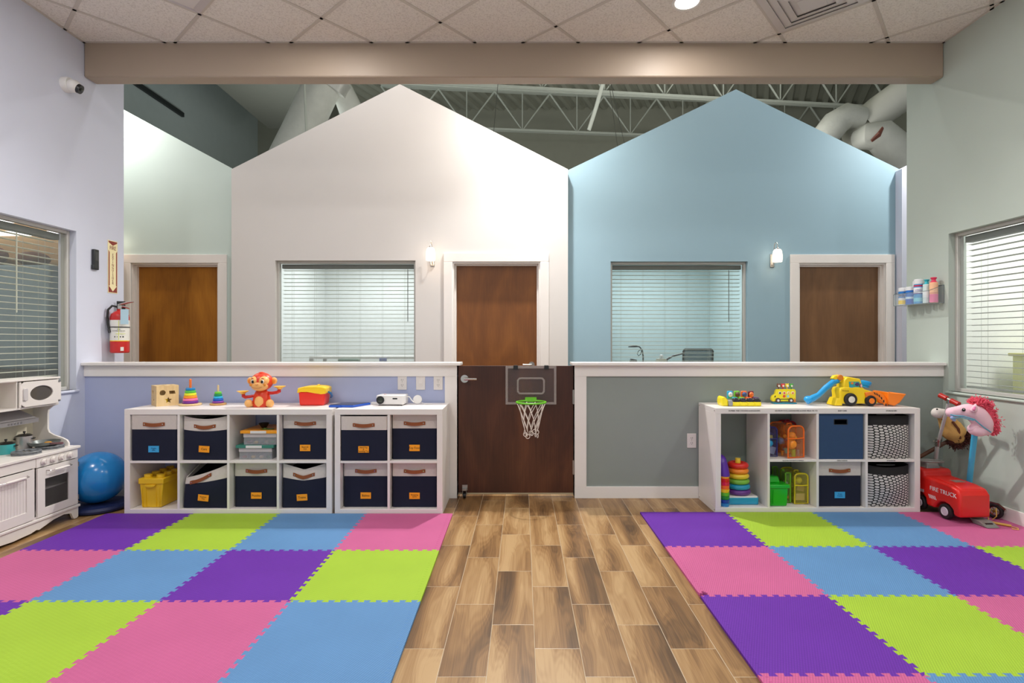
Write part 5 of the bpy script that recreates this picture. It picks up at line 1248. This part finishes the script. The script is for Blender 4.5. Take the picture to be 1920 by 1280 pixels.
for a_, b_ in ((-.04, .40), (.58, 1.04)):
    m = MB(); m.tube([hb0+hd_*(a_+(b_-a_)*t) for t in (0, .06, .5, .94, 1)], [.014, .019, .0175, .019, .014], 18); go = m.build('grip', pla('grip_red', (176, 30, 22)), so, smooth=True)
m = MB(); m.tube([W(3.24, 4.15, .085), W(3.29, 4.07, .073), W(3.328, 3.98, .07), W(3.335, 3.80, .07)], .015, 10, flat=1.8); m.build('deck', M_ALU, so, smooth=True)
for nm, c_, ax in (('front_wheel', W(3.24, 4.17, .052), (1, .6, 0)), ('rear_wheel', W(3.325, 3.725, .0655), (1, .42, 0))):
    ax = Vector(ax).normalized(); Mw = Matrix.Translation(c_) @ ax.to_track_quat('Z', 'Y').to_matrix().to_4x4()
    m = MB(); m.torus((0, 0, 0), .040, .012, 36, 12); bmesh.ops.transform(m.bm, matrix=Mw, verts=m.bm.verts); wo = m.build(nm, mat('tyre_black', (28, 26, 28), .6), so, smooth=True)
    m = MB(); m.torus((0, 0, 0), .031, .0045, 30, 8); bmesh.ops.transform(m.bm, matrix=Mw, verts=m.bm.verts); m.build('rim', pla('rim_red', (180, 40, 30)), wo, smooth=True)
    m = MB(); m.T = Mw
    for i in range(6): a_ = i*PI/3; m.cyl((0, 0, 0), (.03*math.cos(a_), .03*math.sin(a_), 0), .0028, n=6)
    m.cyl((0, 0, -.014), (0, 0, .014), .008, n=12); m.build('spokes', mat('brass', (206, 168, 80), .3, .9), wo, smooth=True)
m = MB(); m.tube([W(3.30, 3.82, .075), W(3.315, 3.77, .112), W(3.335, 3.70, .112), W(3.345, 3.665, .085)], .009, 8, flat=2.2); m.build('rear_brake', M_CHROME, so, smooth=True)
jr = thing('jump_rope', 'gold jump rope handle and cord lying on the pink tile behind the truck', 'jump rope', (3.22, 3.55, .0125))
m = MB(); m.cyl((-.02, .08, .009), (.06, .0, .009), .0085, n=12); m.build('rope_handle', mat('brass_wood', (206, 160, 70), .4), jr, smooth=True)
m = MB(); m.tube([(.06, 0, .006), (.075, -.03, .0045), (.055, -.055, .0045), (.03, -.045, .0045), (.035, -.03, .0045)], .003, 6); m.tube([(-.02, .08, .008), (.02, .13, .03), (.06, .16, .07), (.075, .13, .085), (.05, .10, .04), (.04, .12, .01)], .003, 6); m.build('rope_cord', mat('gold_cord', (214, 176, 80), .6), jr, smooth=True)

# ---- hobby horses
def blob(m, pts, radii):
    """soft plush limb: smooth tube of ellipses with rounded ends"""
    P = [Vector(p) for p in pts]; n = len(P); out, rr_ = [], []
    def cr(a, b, c, d, t): return .5*((2*b)+(-a+c)*t+(2*a-5*b+4*c-d)*t*t+(-a+3*b-3*c+d)*t*t*t)
    for i in range(n-1):
        for k in range(6):
            t = k/6; out.append(cr(P[max(i-1, 0)], P[i], P[i+1], P[min(i+2, n-1)], t)); rr_.append(cr(radii[max(i-1, 0)], radii[i], radii[i+1], radii[min(i+2, n-1)], t))
    out.append(P[-1]); rr_.append(radii[-1])
    d0 = (out[0]-out[1]).normalized(); d1 = (out[-1]-out[-2]).normalized()
    pre = [(out[0]+d0*rr_[0]*math.sin(a), rr_[0]*math.cos(a)) for a in (1.5, 1.1, .6, .3)]
    post = [(out[-1]+d1*rr_[-1]*math.sin(a), rr_[-1]*math.cos(a)) for a in (.3, .6, 1.1, 1.5)]
    m.tube([p for p, _ in pre]+out+[p for p, _ in post], [r for _, r in pre]+rr_+[r for _, r in post], 22)
PK = mat('pink_plush', (246, 200, 214), .9, bump=.5, bs=300, var=.05, vs=30); MN = mat('raspberry_fleece', (240, 92, 116), .95, bump=.6, bs=200, var=.2, vs=60)
YH = 3.66; kh = YH/FPX
hh = thing('hobby_horse', 'pink plush hobby horse with raspberry mane on a light blue stick', 'hobby horse', (3.29, 3.92, .006))
oh = Vector((3.29, 3.92, .006))
def H_(px_, py_, dy=0): v = at(px_, py_, YH+dy); return v-oh
m = MB(); m.cyl(Vector((0, 0, .0)), H_(1829, 800, .02), .0175, n=18); m.build('stick', pla('stick_blue', (70, 184, 226)), hh, smooth=True)
m = MB(); blob(m, [H_(1784, 773), H_(1797, 772), H_(1813, 771), H_(1829, 776), H_(1843, 793), H_(1847, 804)], [.034, .040, .050, .060, .056, .044])
blob(m, [H_(1826, 806), H_(1836, 807), H_(1848, 805)], [.034, .040, .034]); blob(m, [H_(1822, 803), H_(1828, 800)], [.026, .03])
hd = m.build('head', PK, hh, smooth=True, ang=180)
m = MB(); blob(m, [H_(1786, 783, -.02), H_(1789, 787, -.02)], [.014, .011]); m.build('mouth_patch', mat('lilac_plush', (160, 170, 214), .9), hd, smooth=True)
m = MB()
for t_, (px_, py_) in enumerate(((1826, 763), (1824, 768))): pass
blob(m, [H_(1826, 768, -.055), H_(1828, 762, -.062), H_(1829, 758, -.06)], [.020, .014, .005]); m.build('ear', PK, hd, smooth=True)
m = MB(); blob(m, [H_(1826, 767, -.074), H_(1828, 763, -.076)], [.009, .005]); m.build('inner_ear', mat('ear_pink', (236, 130, 180), .8), hd, smooth=True)
m = MB(); e0 = H_(1807, 768, -.047); m.ell(e0, (.013, .006, .012), 18, 10); eo = m.build('eye', M_BLK, hd, smooth=True)
m = MB(); m.ell(e0+Vector((-.004, -.005, .004)), (.0035, .002, .0035), 10, 6); m.build('eye_glint', M_WPLA, eo)
rnd = random.Random(5); m = MB()
crest = [H_(1827, 754), H_(1837, 750), H_(1848, 755), H_(1857, 768), H_(1862, 786), H_(1863, 800), H_(1860, 807)]
for i in range(2600):
    t_ = rnd.random()*(len(crest)-1.001); k = int(t_); p = crest[k].lerp(crest[k+1], t_-k)
    inn_ = Vector((rnd.gauss(0, .012)-.010, rnd.gauss(0, .022), rnd.gauss(0, .012)-.004)); base = p+inn_
    d = (p-H_(1838, 790)).normalized()*.7+Vector((rnd.uniform(-1, 1), rnd.uniform(-1, 1), rnd.uniform(-1, 1)))*.8; d.normalize()
    m.tube([base, base+d*.008, base+d*.014+Vector((0, 0, -.003))], [.0032, .0026, .001], 4)
blob(m, [H_(1829, 757), H_(1838, 756), H_(1848, 763), H_(1854, 776), H_(1858, 792), H_(1858, 803)], [.018, .028, .032, .034, .03, .018])
m.build('mane', MN, hh, smooth=True)
m = MB(); BR = mat('blue_ribbon', (110, 176, 204), .5, .2)
m.tube([H_(1782, 777, -.034), H_(1790, 779, -.042), H_(1806, 780, -.052), H_(1827, 786, -.068), H_(1842, 799, -.066), H_(1858, 810, -.05)], .0045, 8); m.tube([H_(1786, 784, -.03), H_(1800, 782, -.047), H_(1826, 788, -.069)], .0035, 8); m.build('bridle', BR, hh, smooth=True)

YB2 = 4.02
hb = thing('hobby_horse', 'brown and tan plush hobby horse with white muzzle leaning behind the scooter', 'hobby horse', (2.95, 4.10, .25))
ob = Vector((2.95, 4.10, .25))
def G_(px_, py_, dy=0): return at(px_, py_, YB2+dy)-ob
BRN = mat('brown_plush', (104, 60, 36), .95, bump=.5, bs=300, var=.1, vs=40); TANP = mat('tan_plush', (206, 160, 92), .95, bump=.5, bs=300, var=.08, vs=40)
m = MB(); m.cyl(G_(1700, 870, .15), G_(1786, 822, .03), .014, n=14); m.build('stick', mat('dark_wood_stick', (92, 56, 34), .5), hb, smooth=True)
m = MB(); blob(m, [G_(1768, 782), G_(1778, 794), G_(1787, 810), G_(1792, 820)], [.036, .062, .074, .052]); blob(m, [G_(1788, 802), G_(1796, 808)], [.06, .05]); hd2 = m.build('head', TANP, hb, smooth=True, ang=180)
m = MB(); blob(m, [G_(1757, 774), G_(1768, 776)], [.038, .038]); m.build('muzzle', mat('white_plush', (226, 218, 212), .95, bump=.4, bs=300), hd2, smooth=True, ang=180)
m = MB(); m.ell(G_(1757, 767, -.036), (.007, .004, .006), 12, 8); m.build('nostril', M_BLK, hd2)
m = MB(); m.tube([G_(1767, 787, -.055), G_(1772, 776, -.05), G_(1778, 768, -.03)], .009, 8); m.tube([G_(1786, 790, -.066), G_(1797, 804, -.074), G_(1800, 822, -.055)], .009, 8); m.build('bridle', BRN, hd2, smooth=True)
m = MB(); rnd = random.Random(9)
crest = [G_(1784, 832), G_(1793, 834), G_(1802, 830), G_(1807, 822), G_(1808, 812)]
for i in range(700):
    t_ = rnd.random()*(len(crest)-1.001); k = int(t_); p = crest[k].lerp(crest[k+1], t_-k)+Vector((rnd.gauss(0, .014), rnd.gauss(0, .022), rnd.gauss(0, .014)+.006))
    d = Vector((rnd.uniform(-.4, 1), rnd.uniform(-1, 1), rnd.uniform(-1.2, .2))).normalized(); m.tube([p, p+d*.012, p+d*.02], [.004, .003, .001], 4)
blob(m, [G_(1785, 828), G_(1793, 829), G_(1800, 824), G_(1803, 814)], [.026, .034, .034, .028]); m.build('mane', mat('dark_brown_fleece', (74, 34, 26), .95, bump=.6, bs=200, var=.2), hb, smooth=True)

# ================================================================ WALL ITEMS, LEFT WALL
XL = LX
def on_left(y, z): return TR(XL, y, z) @ RZ(PI/2)     # local x -> +Y (deeper), local -y -> into the room
fs_ = thing('fire_extinguisher_sign', 'vertical cream and maroon FIRE EXTINGUISHER arrow sign on the lavender wall', 'sign', (XL+.001, 4.545, 1.872), PI/2)
MAR = mat('sign_maroon', (140, 52, 40), .5); CRM = mat('sign_cream', (244, 232, 184), .5)
m = MB(); m.box(-.054, .054, -.003, 0, -.222, .222); m.build('sign_plate', CRM, fs_, bevel=.001)
m = MB()
for q4 in ([(-.048, .216), (.048, .216), (.048, .205), (0, .180), (-.048, .205)], [(-.048, .14), (-.048, -.216), (.048, -.216), (.048, .14), (.036, .12), (.036, -.16), (.046, -.16), (0, -.208), (-.046, -.16), (-.036, -.16), (-.036, .12)]): m.prism(q4, -.0036, -.003)
m.build('arrow_border', MAR, fs_)
m = MB(); m.text('FIRE', .046, TR(0, -.0034, .158) @ FRONT @ Matrix.Diagonal((.86, 1, 1, 1)), depth=.0005); m.text('\n'.join('EXTINGUISHER'), .0285, TR(0, -.0034, -.018) @ FRONT, depth=.0005, spacing=.77); m.build('lettering', mat('sign_letter', (120, 40, 30), .5), fs_)
fe = thing('fire_extinguisher', 'red fire extinguisher with white labels hanging on the lavender wall below its sign', 'fire extinguisher', (XL+.082, 4.52, 1.145), math.radians(30))
r_ = .068
m = MB(); m.lathe([(0, 0), (r_-.006, 0), (r_, .008), (r_, .30), (r_*.9, .325), (r_*.6, .345), (.022, .355), (.022, .368), (0, .368)], 40); cy = m.build('cylinder', pla('extinguisher_red', (190, 30, 26)), fe, smooth=True)
def band(z0, z1, mt, nm, par, rr2=.0006):
    m = MB(); m.lathe([(r_+rr2, z0), (r_+rr2+.0002, z0), (r_+rr2+.0002, z1), (r_+rr2, z1)], 40); return m.build(nm, mt, par, smooth=True)
LBW = mat('label_white', (226, 224, 216), .5)
lb1 = band(.105, .275, LBW, 'label', cy); band(.098, .105, pla('label_yellow', (240, 200, 40)), 'label_stripe', cy); band(.212, .220, M_BLK, 'strap', cy, .003)
m = MB(); m.text('FIRE\nEXTINGUISHER', .013, TR(0, -r_-.0012, .19) @ FRONT, depth=.0002)
for i in range(4):
    m.box(-.03+i*.018, -.02+i*.018, -r_-.001+.004*abs(i-1.5)**1.5*.6, -r_+.006, .13, .14)
m.build('label_print', M_BLK, cy)
m = MB(); m.box(-.0015, .0015, -r_-.0016, -r_+.002, .11, .27); m.box(-.02, .045, -r_-.0016, -r_+.0005, .158, .161); m.build('label_lines', pla('label_lime', (210, 220, 50)), cy)
m = MB(); m.box(.012, .034, -r_-.0018, -r_+.004, .018, .05); m.build('small_label', LBW, cy)
m = MB(); m.box(-.014, .014, -.016, .016, .368, .40); m.build('valve', M_CHROME, fe, bevel=.003)
m = MB(); m.tube([(-.01, 0, .40), (.02, -.01, .412), (.06, -.03, .425), (.10, -.05, .432)], [.007, .007, .006, .004], 8, flat=1.8); m.tube([(.0, 0, .388), (.03, -.015, .39), (.07, -.035, .375)], [.006, .006, .004], 8, flat=1.6); m.build('lever', M_CHROME, fe, smooth=True)
m = MB(); m.tube([(-.012, 0, .385), (-.05, -.015, .395), (-.078, -.02, .36), (-.082, -.02, .30), (-.078, -.018, .24), (-.07, -.03, .20)], .009, 10); m.tube([(-.07, -.03, .20), (-.062, -.035, .17)], [.010, .013], 10); m.build('hose', M_BLK, fe, smooth=True)
m = MB(); m.box(.005, .06, -.085, -.083, .24, .365, RZ(.1)); m.build('service_tag', mat('tag_blue_paper', (170, 200, 214), .7), fe)
m = MB(); m.box(-.03, .03, .07, .082, .30, .44); m.build('wall_bracket', M_BLK, fe, bevel=.002)
# dark sensor / reader
rd = thing('door_sensor', 'narrow black device on the lavender wall left of the FIRE EXTINGUISHER sign', 'wall sensor', (XL, 4.345, 1.905), PI/2)
m = MB(); m.box(-.025, .025, -.026, 0, -.075, .082); m.build('housing', mat('charcoal_plastic', (40, 42, 44), .45), rd, bevel=.006, seg=3)
m = MB(); m.box(-.030, .030, -.022, 0, -.082, -.045); m.build('cradle', mat('charcoal_plastic', (40, 42, 44), .45), rd, bevel=.005)
m = MB(); m.box(-.016, .016, -.028, -.026, -.01, .06); m.build('face_plate', mat('sensor_face', (64, 66, 66), .3), rd, bevel=.001)
# security camera
sc = thing('security_camera', 'white turret security camera high on the lavender wall below the ceiling', 'camera', (XL, 4.07, 3.19), PI/2)
m = MB(); m.lathe([(0, 0), (.056, 0), (.056, .03), (.05, .045), (0, .045)], 32, RX(PI/2)); m.build('mount', M_WPLA, sc, smooth=True)
m = MB(); m.ell((0, -.065, -.01), .048, 28, 18); bl_ = m.build('ball_housing', M_WPLA, sc, smooth=True)
dv = Vector((.25, -.85, -.42)).normalized(); c0 = Vector((0, -.065, -.01))
m = MB(); m.cyl(c0+dv*.03, c0+dv*.052, .036, .034, n=28); lo = m.build('lens_bezel', M_BLK, bl_, smooth=True)
m = MB(); m.ell(c0+dv*.052, .012, 16, 10); m.build('lens', mat('lens_glass', (44, 52, 44), .06), lo, smooth=True)

# ================================================================ BASKET ON THE RIGHT WALL
bk = thing('wall_basket', 'clear acrylic basket fixed to the sage wall holding cleaning bottles', 'wall basket', (RXW, 4.44, 1.545))
AC = clear('acrylic', (216, 230, 232), .09, .05)
m = MB(); m.box(-.118, 0, -.20, .20, 0, .004); m.box(-.124, -.118, -.20, .20, 0, .10); m.box(-.004, 0, -.20, .20, .004, .145)
for yy in (-.20, .196): m.prism([(-.122, 0), (0, 0), (0, .145), (-.122, .10)], yy, yy+.004)
m.build('basket_walls', AC, bk)
m = MB(); ed = [(-.121, -.198, .10), (-.121, .198, .10), (0-.002, .198, .145), (-.002, -.198, .145)]
m.tube(ed, .0025, 6, closed=True); m.tube([(-.121, -.198, .002), (-.121, .198, .002), (-.002, .198, .002), (-.002, -.198, .002)], .0022, 6, closed=True)
for (a_, b_, c_) in ((-.121, -.198, .10), (-.121, .198, .10), (-.002, -.198, .145)): m.tube([(a_, b_, 0), (a_, b_, c_)], .0022, 6)
m.build('basket_edges', clear('acrylic_edge', (120, 130, 132), .75, .15), bk, smooth=True)
def canister(label, y, x, r, h, capc, bands, cap_r=None, text=None, spray=False, grp='cleaning bottles in the wall basket', nm='wipes_canister', cat='canister'):
    t = thing(nm, label, cat, (RXW+x, y, 1.5495), 0, grp); nid = '%d' % (y*1000)
    zc_ = h*.80
    m = MB(); m.lathe([(0, 0), (r-.003, 0), (r, .004), (r, zc_-.004), (r-.003, zc_), (0, zc_)], 28); bo_ = m.build('can_body', pla('can_'+nid, bands[0][2]), t, smooth=True)
    for (z0, z1, c_) in bands[1:]:
        m = MB(); m.lathe([(r+.0004, z0*h), (r+.0006, z0*h), (r+.0006, z1*h), (r+.0004, z1*h)], 28); m.build('label_band', pla('band_%d_%d_%d' % c_, c_), bo_, smooth=True)
    cr = cap_r or r
    m = MB()
    if spray: m.lathe([(r*.9, zc_), (r*.55, zc_+.012), (r*.45, zc_+.02), (r*.75, zc_+.034), (r*.78, h-.004), (r*.6, h), (0, h)], 24)
    else: m.lathe([(cr, zc_), (cr, h-.006), (cr-.005, h), (0, h)], 28)
    m.build('cap', pla('cap_'+nid, capc), t, smooth=True)
    if text:
        a_ = math.atan2(-y, -(RXW+x)); m = MB(); m.text(text, .02, RZ(a_) @ TR(r+.0012, 0, h*.55) @ RZ(PI/2) @ FRONT @ Matrix.Diagonal((.8, 1, 1, 1)), depth=.0003); m.build('brand_text', pla('brand_navy', (40, 40, 130)), bo_)
WH = (228, 228, 230)
canister('white and blue wipes canister with yellow base label, farthest in the wall basket', 4.585, -.075, .036, .150, WH, [(0, 1, WH), (.42, .78, (24, 120, 200)), (.48, .66, (236, 236, 240)), (.06, .28, (246, 210, 30))], text='CLOROX')
canister('blue wipes canister with tall white cap, second from the far end of the basket', 4.505, -.072, .036, .150, WH, [(0, 1, (30, 110, 196)), (.06, .30, (20, 80, 180)), (.32, .44, (200, 220, 236))])
canister('aerosol can with white cap and red-topped blue label in the middle of the basket', 4.425, -.066, .033, .205, WH, [(0, 1, (60, 150, 210)), (.70, .76, (200, 40, 80)), (.44, .66, (240, 240, 246)), (.40, .44, (60, 40, 130)), (.1, .25, (120, 200, 220))], text='LYSOL', nm='spray_can', cat='spray can')
canister('plain white-capped can tucked behind the blue wipes canister', 4.50, -.028+.0, .026, .20, WH, [(0, 1, (216, 222, 230))], nm='spray_can', cat='spray can')
canister('slim clear bottle with teal cap between the aerosol can and the pink bottle', 4.352, -.055, .026, .195, (40, 176, 190), [(0, 1, (206, 224, 224)), (.25, .5, (230, 236, 238))], spray=True, nm='spray_bottle', cat='spray bottle')
canister('peach and pink bottle with red sprayer cap at the near end of the basket', 4.285, -.050, .029, .205, (220, 50, 90), [(0, 1, (246, 190, 150)), (.02, .34, (240, 130, 170)), (.36, .40, (226, 150, 130))], spray=True, nm='spray_bottle', cat='spray bottle')

# ================================================================ SCONCES
def sconce(label, x, yw, z):
    t = thing('wall_sconce', label, 'wall lamp', (x, yw, z), 0, 'wall sconces')
    m = MB(); m.box(-.024, .024, -.016, 0, -.075, .075); m.build('back_plate', M_CHROME, t, bevel=.004, seg=3)
    m = MB(); m.tube([(0, -.012, -.045), (0, -.045, -.05), (0, -.055, .0), (0, -.055, .12), (0, -.062, .165), (0, -.085, .19), (0, -.115, .185), (0, -.13, .16), (0, -.132, .125)], .0042, 10); m.lathe([(.004, .135), (.010, .128), (.017, .112), (.017, .108), (0, .108)], 20, TR(0, -.132, 0)); m.build('arm', M_CHROME, t, smooth=True)
    m = MB(); m.lathe([(.018, .110), (.034, .104), (.044, .085), (.049, .05), (.050, .0), (.047, -.03), (.045, -.03), (.0475, .0), (.046, .05), (.04, .083), (.03, .1), (.018, .106)], 32, TR(0, -.132, 0)); m.build('shade', mat('lit_opal_glass', (255, 236, 214), .3, emit=2.6), t, smooth=True)
sconce('chrome wall sconce with lit white shade between window and door of the white house', X_(811, YW), YW, 2.14)
sconce('chrome wall sconce with lit white shade between window and door of the blue house', X_(1447, YB), YB, 2.14)
sconce('lit white wall sconce partly hidden by the lavender wall edge at left', X_(226, YB), YB, 2.30)

# ================================================================ CEILING FIXTURES
for i, (x, y) in enumerate(DOWN):
    t = thing('downlight', ['recessed ceiling downlight left of centre above the beam', 'round recessed downlight glowing at the top of the picture right of centre', 'downlight in the second row, left', 'downlight in the second row, right', 'downlight near the sage wall', 'downlight near the lavender wall'][i], 'ceiling light', (x, y, CEIL-.001), 0, 'ceiling downlights')
    m = MB(); m.torus((0, 0, -.001), .093, .011, 40, 8, None, .35); m.build('trim_ring', M_WPLA, t, smooth=True)
    m = MB(); m.lathe([(0, .0005), (.082, .0005), (.082, -.001), (0, -.001)], 32); m.build('lens', mat('lit_lens', (255, 246, 232), .3, emit=6), t)
node = Vector((2.013, 4.122)); cc_ = node-(e1+e2)*.305
af = thing('air_diffuser', 'square white louvred air diffuser in the ceiling grid near the sage wall', 'air diffuser', (cc_.x, cc_.y, CEIL-.006), ga)
for k, (a_, zz) in enumerate(((.29, -.0), (.235, -.006), (.18, -.010), (.125, -.012))):
    m = MB(); b_ = a_-.057
    for r4 in range(4):
        m.add([(-a_, -a_, zz), (a_, -a_, zz), (b_, -b_, zz-.016), (-b_, -b_, zz-.016), (-a_, -a_, zz+.004), (a_, -a_, zz+.004), (b_, -b_, zz-.012), (-b_, -b_, zz-.012)], [(0, 1, 2, 3), (4, 7, 6, 5), (0, 4, 5, 1), (2, 6, 7, 3)], RZ(r4*PI/2))
    m.build('louvre', mat('diffuser_white', (206, 200, 198), .5), af)
m = MB(); m.box(-.08, .08, -.08, .08, -.030, -.026); m.build('centre_plate', mat('diffuser_white', (206, 200, 198), .5), af, bevel=.003)
m = MB(); m.box(-.295, .295, -.295, .295, .0, .002); m.build('back_plate', mat('diffuser_shade', (196, 190, 186), .7), af)
node = Vector((-2.283, 3.88)); cc_ = node-(e1+e2)*.305
af = thing('ceiling_panel', 'recessed square metal panel in the ceiling grid near the lavender wall', 'ceiling panel', (cc_.x, cc_.y, CEIL-.003), ga)
m = MB(); 
for r4 in range(4): m.add([(-.295, -.295, 0), (.295, -.295, 0), (.23, -.23, -.018), (-.23, -.23, -.018)], [(0, 1, 2, 3)], RZ(r4*PI/2))
m.build('sloped_frame', mat('panel_white', (200, 194, 198), .4), af)
m = MB(); m.box(-.23, .23, -.23, .23, -.020, -.017); m.build('panel_face', mat('panel_face', (214, 208, 206), .4), af)

# ================================================================ ROOMS SEEN THROUGH THE WINDOWS
def desk(label, x0, x1, y0, y1, z, mt, grp='desks behind the windows'):
    t = thing('desk', label, 'desk', ((x0+x1)/2, (y0+y1)/2, 0), 0, grp); w_, d_ = (x1-x0)/2, (y1-y0)/2
    m = MB(); m.box(-w_, w_, -d_, d_, z-.03, z); m.build('desktop', mt, t, bevel=.003)
    for sx_ in (-1, 1):
        for sy_ in (-1, 1): m = MB(); m.box(sx_*w_-.02-(.02 if sx_ > 0 else -.02), sx_*w_+.02-(.02 if sx_ > 0 else -.02), sy_*d_-.02-(.02 if sy_ > 0 else -.02), sy_*d_+.02-(.02 if sy_ > 0 else -.02), 0, z-.03); m.build('leg', M_ALU, t)
YD_ = 6.75
desk('white raised desk edge seen through the white house window', -2.6, -1.1, YD_-.02, YD_+.5, Z_(668, YD_), M_WPLA)
t = thing('desk_speaker', 'grey and white device standing under the desk edge behind the white house window', 'device', (X_(655, 6.7), 6.68, .86))
m = MB(); m.box(-.13, .13, -.03, .05, 0, .16); m.build('case', mat('device_grey', (140, 160, 150), .5), t, bevel=.01)
t = thing('side_table', 'low table holding the grey device behind the white house window', 'table', (X_(655, 6.7), 6.70, 0))
m = MB(); m.box(-.5, .5, -.09, .02, .83, .8595); m.build('tabletop', M_WPLA, t, bevel=.003)
for sx_ in (-.47, .47): m = MB(); m.box(sx_-.02, sx_+.02, -.08, .0, 0, .83); m.build('leg', M_ALU, t)
m = MB(); m.box(-.04, .04, -.03, .03, 0, .17); tag(m.build('picture_block', mat('lilac_block', (150, 158, 200), .5), loc=(X_(719, 6.7), 6.68, .8602)), 'small lilac block at the right of the grey device behind the glass', 'block')
desk('desk in the blue office seen just below the window blind', .95, 2.9, 6.7, 7.3, .93, M_WPLA)
# office chair
ch = thing('office_chair', 'black mesh-backed office chair seen through the blue house window', 'office chair', (X_(1315, 6.45), 6.42, 0))
m = MB(); m.prism([(-.19, .62), (.17, .62), (.185, 1.135), (-.175, 1.135)], .15, .165); m.build('mesh_back', clear('mesh_grey', (60, 84, 92), .55, .6), ch)
m = MB(); m.tube([(-.19, .157, .62), (-.175, .157, 1.12), (-.16, .157, 1.14), (.17, .157, 1.14), (.185, .157, 1.12), (.17, .157, .62)], .013, 8, closed=True); m.build('back_frame', M_BLK, ch, smooth=True)
m = MB(); m.box(-.24, .24, -.25, .2, .44, .50); m.build('seat', M_BLK, ch, bevel=.02, seg=4)
m = MB(); m.cyl((0, 0, .08), (0, 0, .44), .025); m.cyl((0, .16, .46), (0, .17, .66), .02); m.build('column', M_BLK, ch, smooth=True)
m = MB()
for i in range(5): a_ = i*2*PI/5; m.cyl((0, 0, .09), (.28*math.cos(a_), .28*math.sin(a_), .06), .018, .012, n=8); m.ell((.28*math.cos(a_), .28*math.sin(a_), .03), .03, 12, 8)
m.build('star_base', M_BLK, ch, smooth=True)
for s_ in (-1, 1): m = MB(); m.tube([(s_*.24, .1, .46), (s_*.30, .1, .52), (s_*.30, .08, .68), (s_*.29, -.1, .70)], .016, 8); m.build('armrest', M_BLK, ch, smooth=True)
# desk lamp with curled arm, tissue box, phone, long arm
lp = thing('desk_lamp', 'thin black desk lamp with curled cable in the blue office window', 'desk lamp', (X_(1206, 6.9), 6.9, .9305)); ol = Vector((X_(1206, 6.9), 6.9, .9305))
def D_(px_, py_, Y=6.9): return at(px_, py_, Y)-ol
m = MB(); m.cyl((0, 0, 0), (0, 0, .012), .06, n=24); m.tube([(0, 0, .01), D_(1206, 668), D_(1204, 656), D_(1199, 650), D_(1192, 649)], .009, 8); m.build('stem', M_BLK, lp, smooth=True)
m = MB(); m.tube([D_(1194, 649), D_(1186, 649.5), D_(1178, 650)], [.014, .012, .006], 8); m.build('lamp_head', M_BLK, lp, smooth=True)
m = MB(); m.tube([D_(1202, 655), D_(1197, 658), D_(1195, 663), D_(1197, 667), D_(1201, 664), D_(1203, 657)], .005, 6); m.build('cable', M_BLK, lp, smooth=True)
ma = thing('monitor_arm', 'long black adjustable arm reaching toward the office chair', 'monitor arm', at(1250, 676, 7.0)); oa = at(1250, 676, 7.0); oa.z = .9305; ma.location = oa
m = MB(); m.cyl((0, 0, 0), (0, 0, .012), .05, n=20); m.cyl((0, 0, .01), (0, 0, .07), .012); m.tube([(0, 0, .07), at(1262, 667, 7.0)-oa, at(1284, 662, 7.0)-oa], [.014, .016, .009], 8, flat=.6); m.build('arm', M_BLK, ma, smooth=True)
tb = thing('tissue_box', 'small beige tissue box on the blue office desk', 'tissue box', (X_(1240, 6.86), 6.86, .9305))
m = MB(); m.box(-.055, .055, -.05, .05, 0, .085); m.build('box', mat('beige_card', (206, 200, 180), .7), tb, bevel=.003)
m = MB(); m.lathe([(.03, .085), (.02, .11), (.026, .13), (.006, .14), (0, .13)], 9); m.build('tissue', M_WPLA, tb, smooth=True)
m = MB(); m.prism([(-.05, 0), (.05, 0), (.05, .075), (-.02, .09)], -.04, .04); tag(m.build('desk_phone', M_BLK, bevel=.006, loc=(X_(1186, 6.8), 6.8, .9305)), 'dark desk phone left of the curled lamp in the blue office', 'phone')
# right room: yellow-green tote
t = thing('tote_box', 'pale yellow-green box seen at the edge of the right window', 'box', (4.215, 4.36, 0))
m = MB(); m.box(-.07, .25, -.12, .12, .0, 1.13); m.build('box_body', mat('tote_yellow', (214, 214, 150), .6), t, bevel=.01); m = MB(); m.box(-.09, .27, -.14, .14, 1.12, 1.145); m.build('rim', mat('tote_rim', (196, 190, 110), .6), t, bevel=.005)
# left room: stand-in cabinet and bundle for the blurred blue-brown reflection, and strip lights
t = thing('reflection_cabinet', 'stand-in blue-grey cabinet for the blurred reflection seen through the left window blind', 'cabinet', (-4.12, 4.44, 0))
m = MB(); m.box(-.55, .36, -.13, .13, 1.02, 1.86); m.build('blue_front', mat('cabinet_bluegrey', (120, 140, 150), .7, var=.25, vs=4), t, bevel=.02)
m = MB(); m.box(-.55, .36, -.13, .13, 0, 1.02); m.build('dark_base', mat('cabinet_dark', (70, 60, 56), .7), t)
m = MB(); m.ell((-.30, 0, 1.95), (.20, .1, .09), 20, 12); m.ell((.12, 0, 1.92), (.12, .1, .06), 20, 12)
t = tag(m.build('reflection_bundle', mat('bundle_brown', (96, 62, 50), .9), smooth=True, loc=(-4.12, 4.44, .004)), 'stand-in dark brown bundle on top of the blue-grey cabinet', 'bundle')
for i, z in enumerate((2.16, 2.27)):
    m = MB(); m.box(-.55, .50, -.03, .0, -.018, .018)
    tag(m.build('strip_light', mat('lit_strip', (250, 252, 250), .3, emit=2.2), loc=(-4.2, 4.578, z)), ['lower bright strip light seen through the left window', 'upper bright strip light seen through the left window'][i], 'strip light', 'strip lights in the left room')
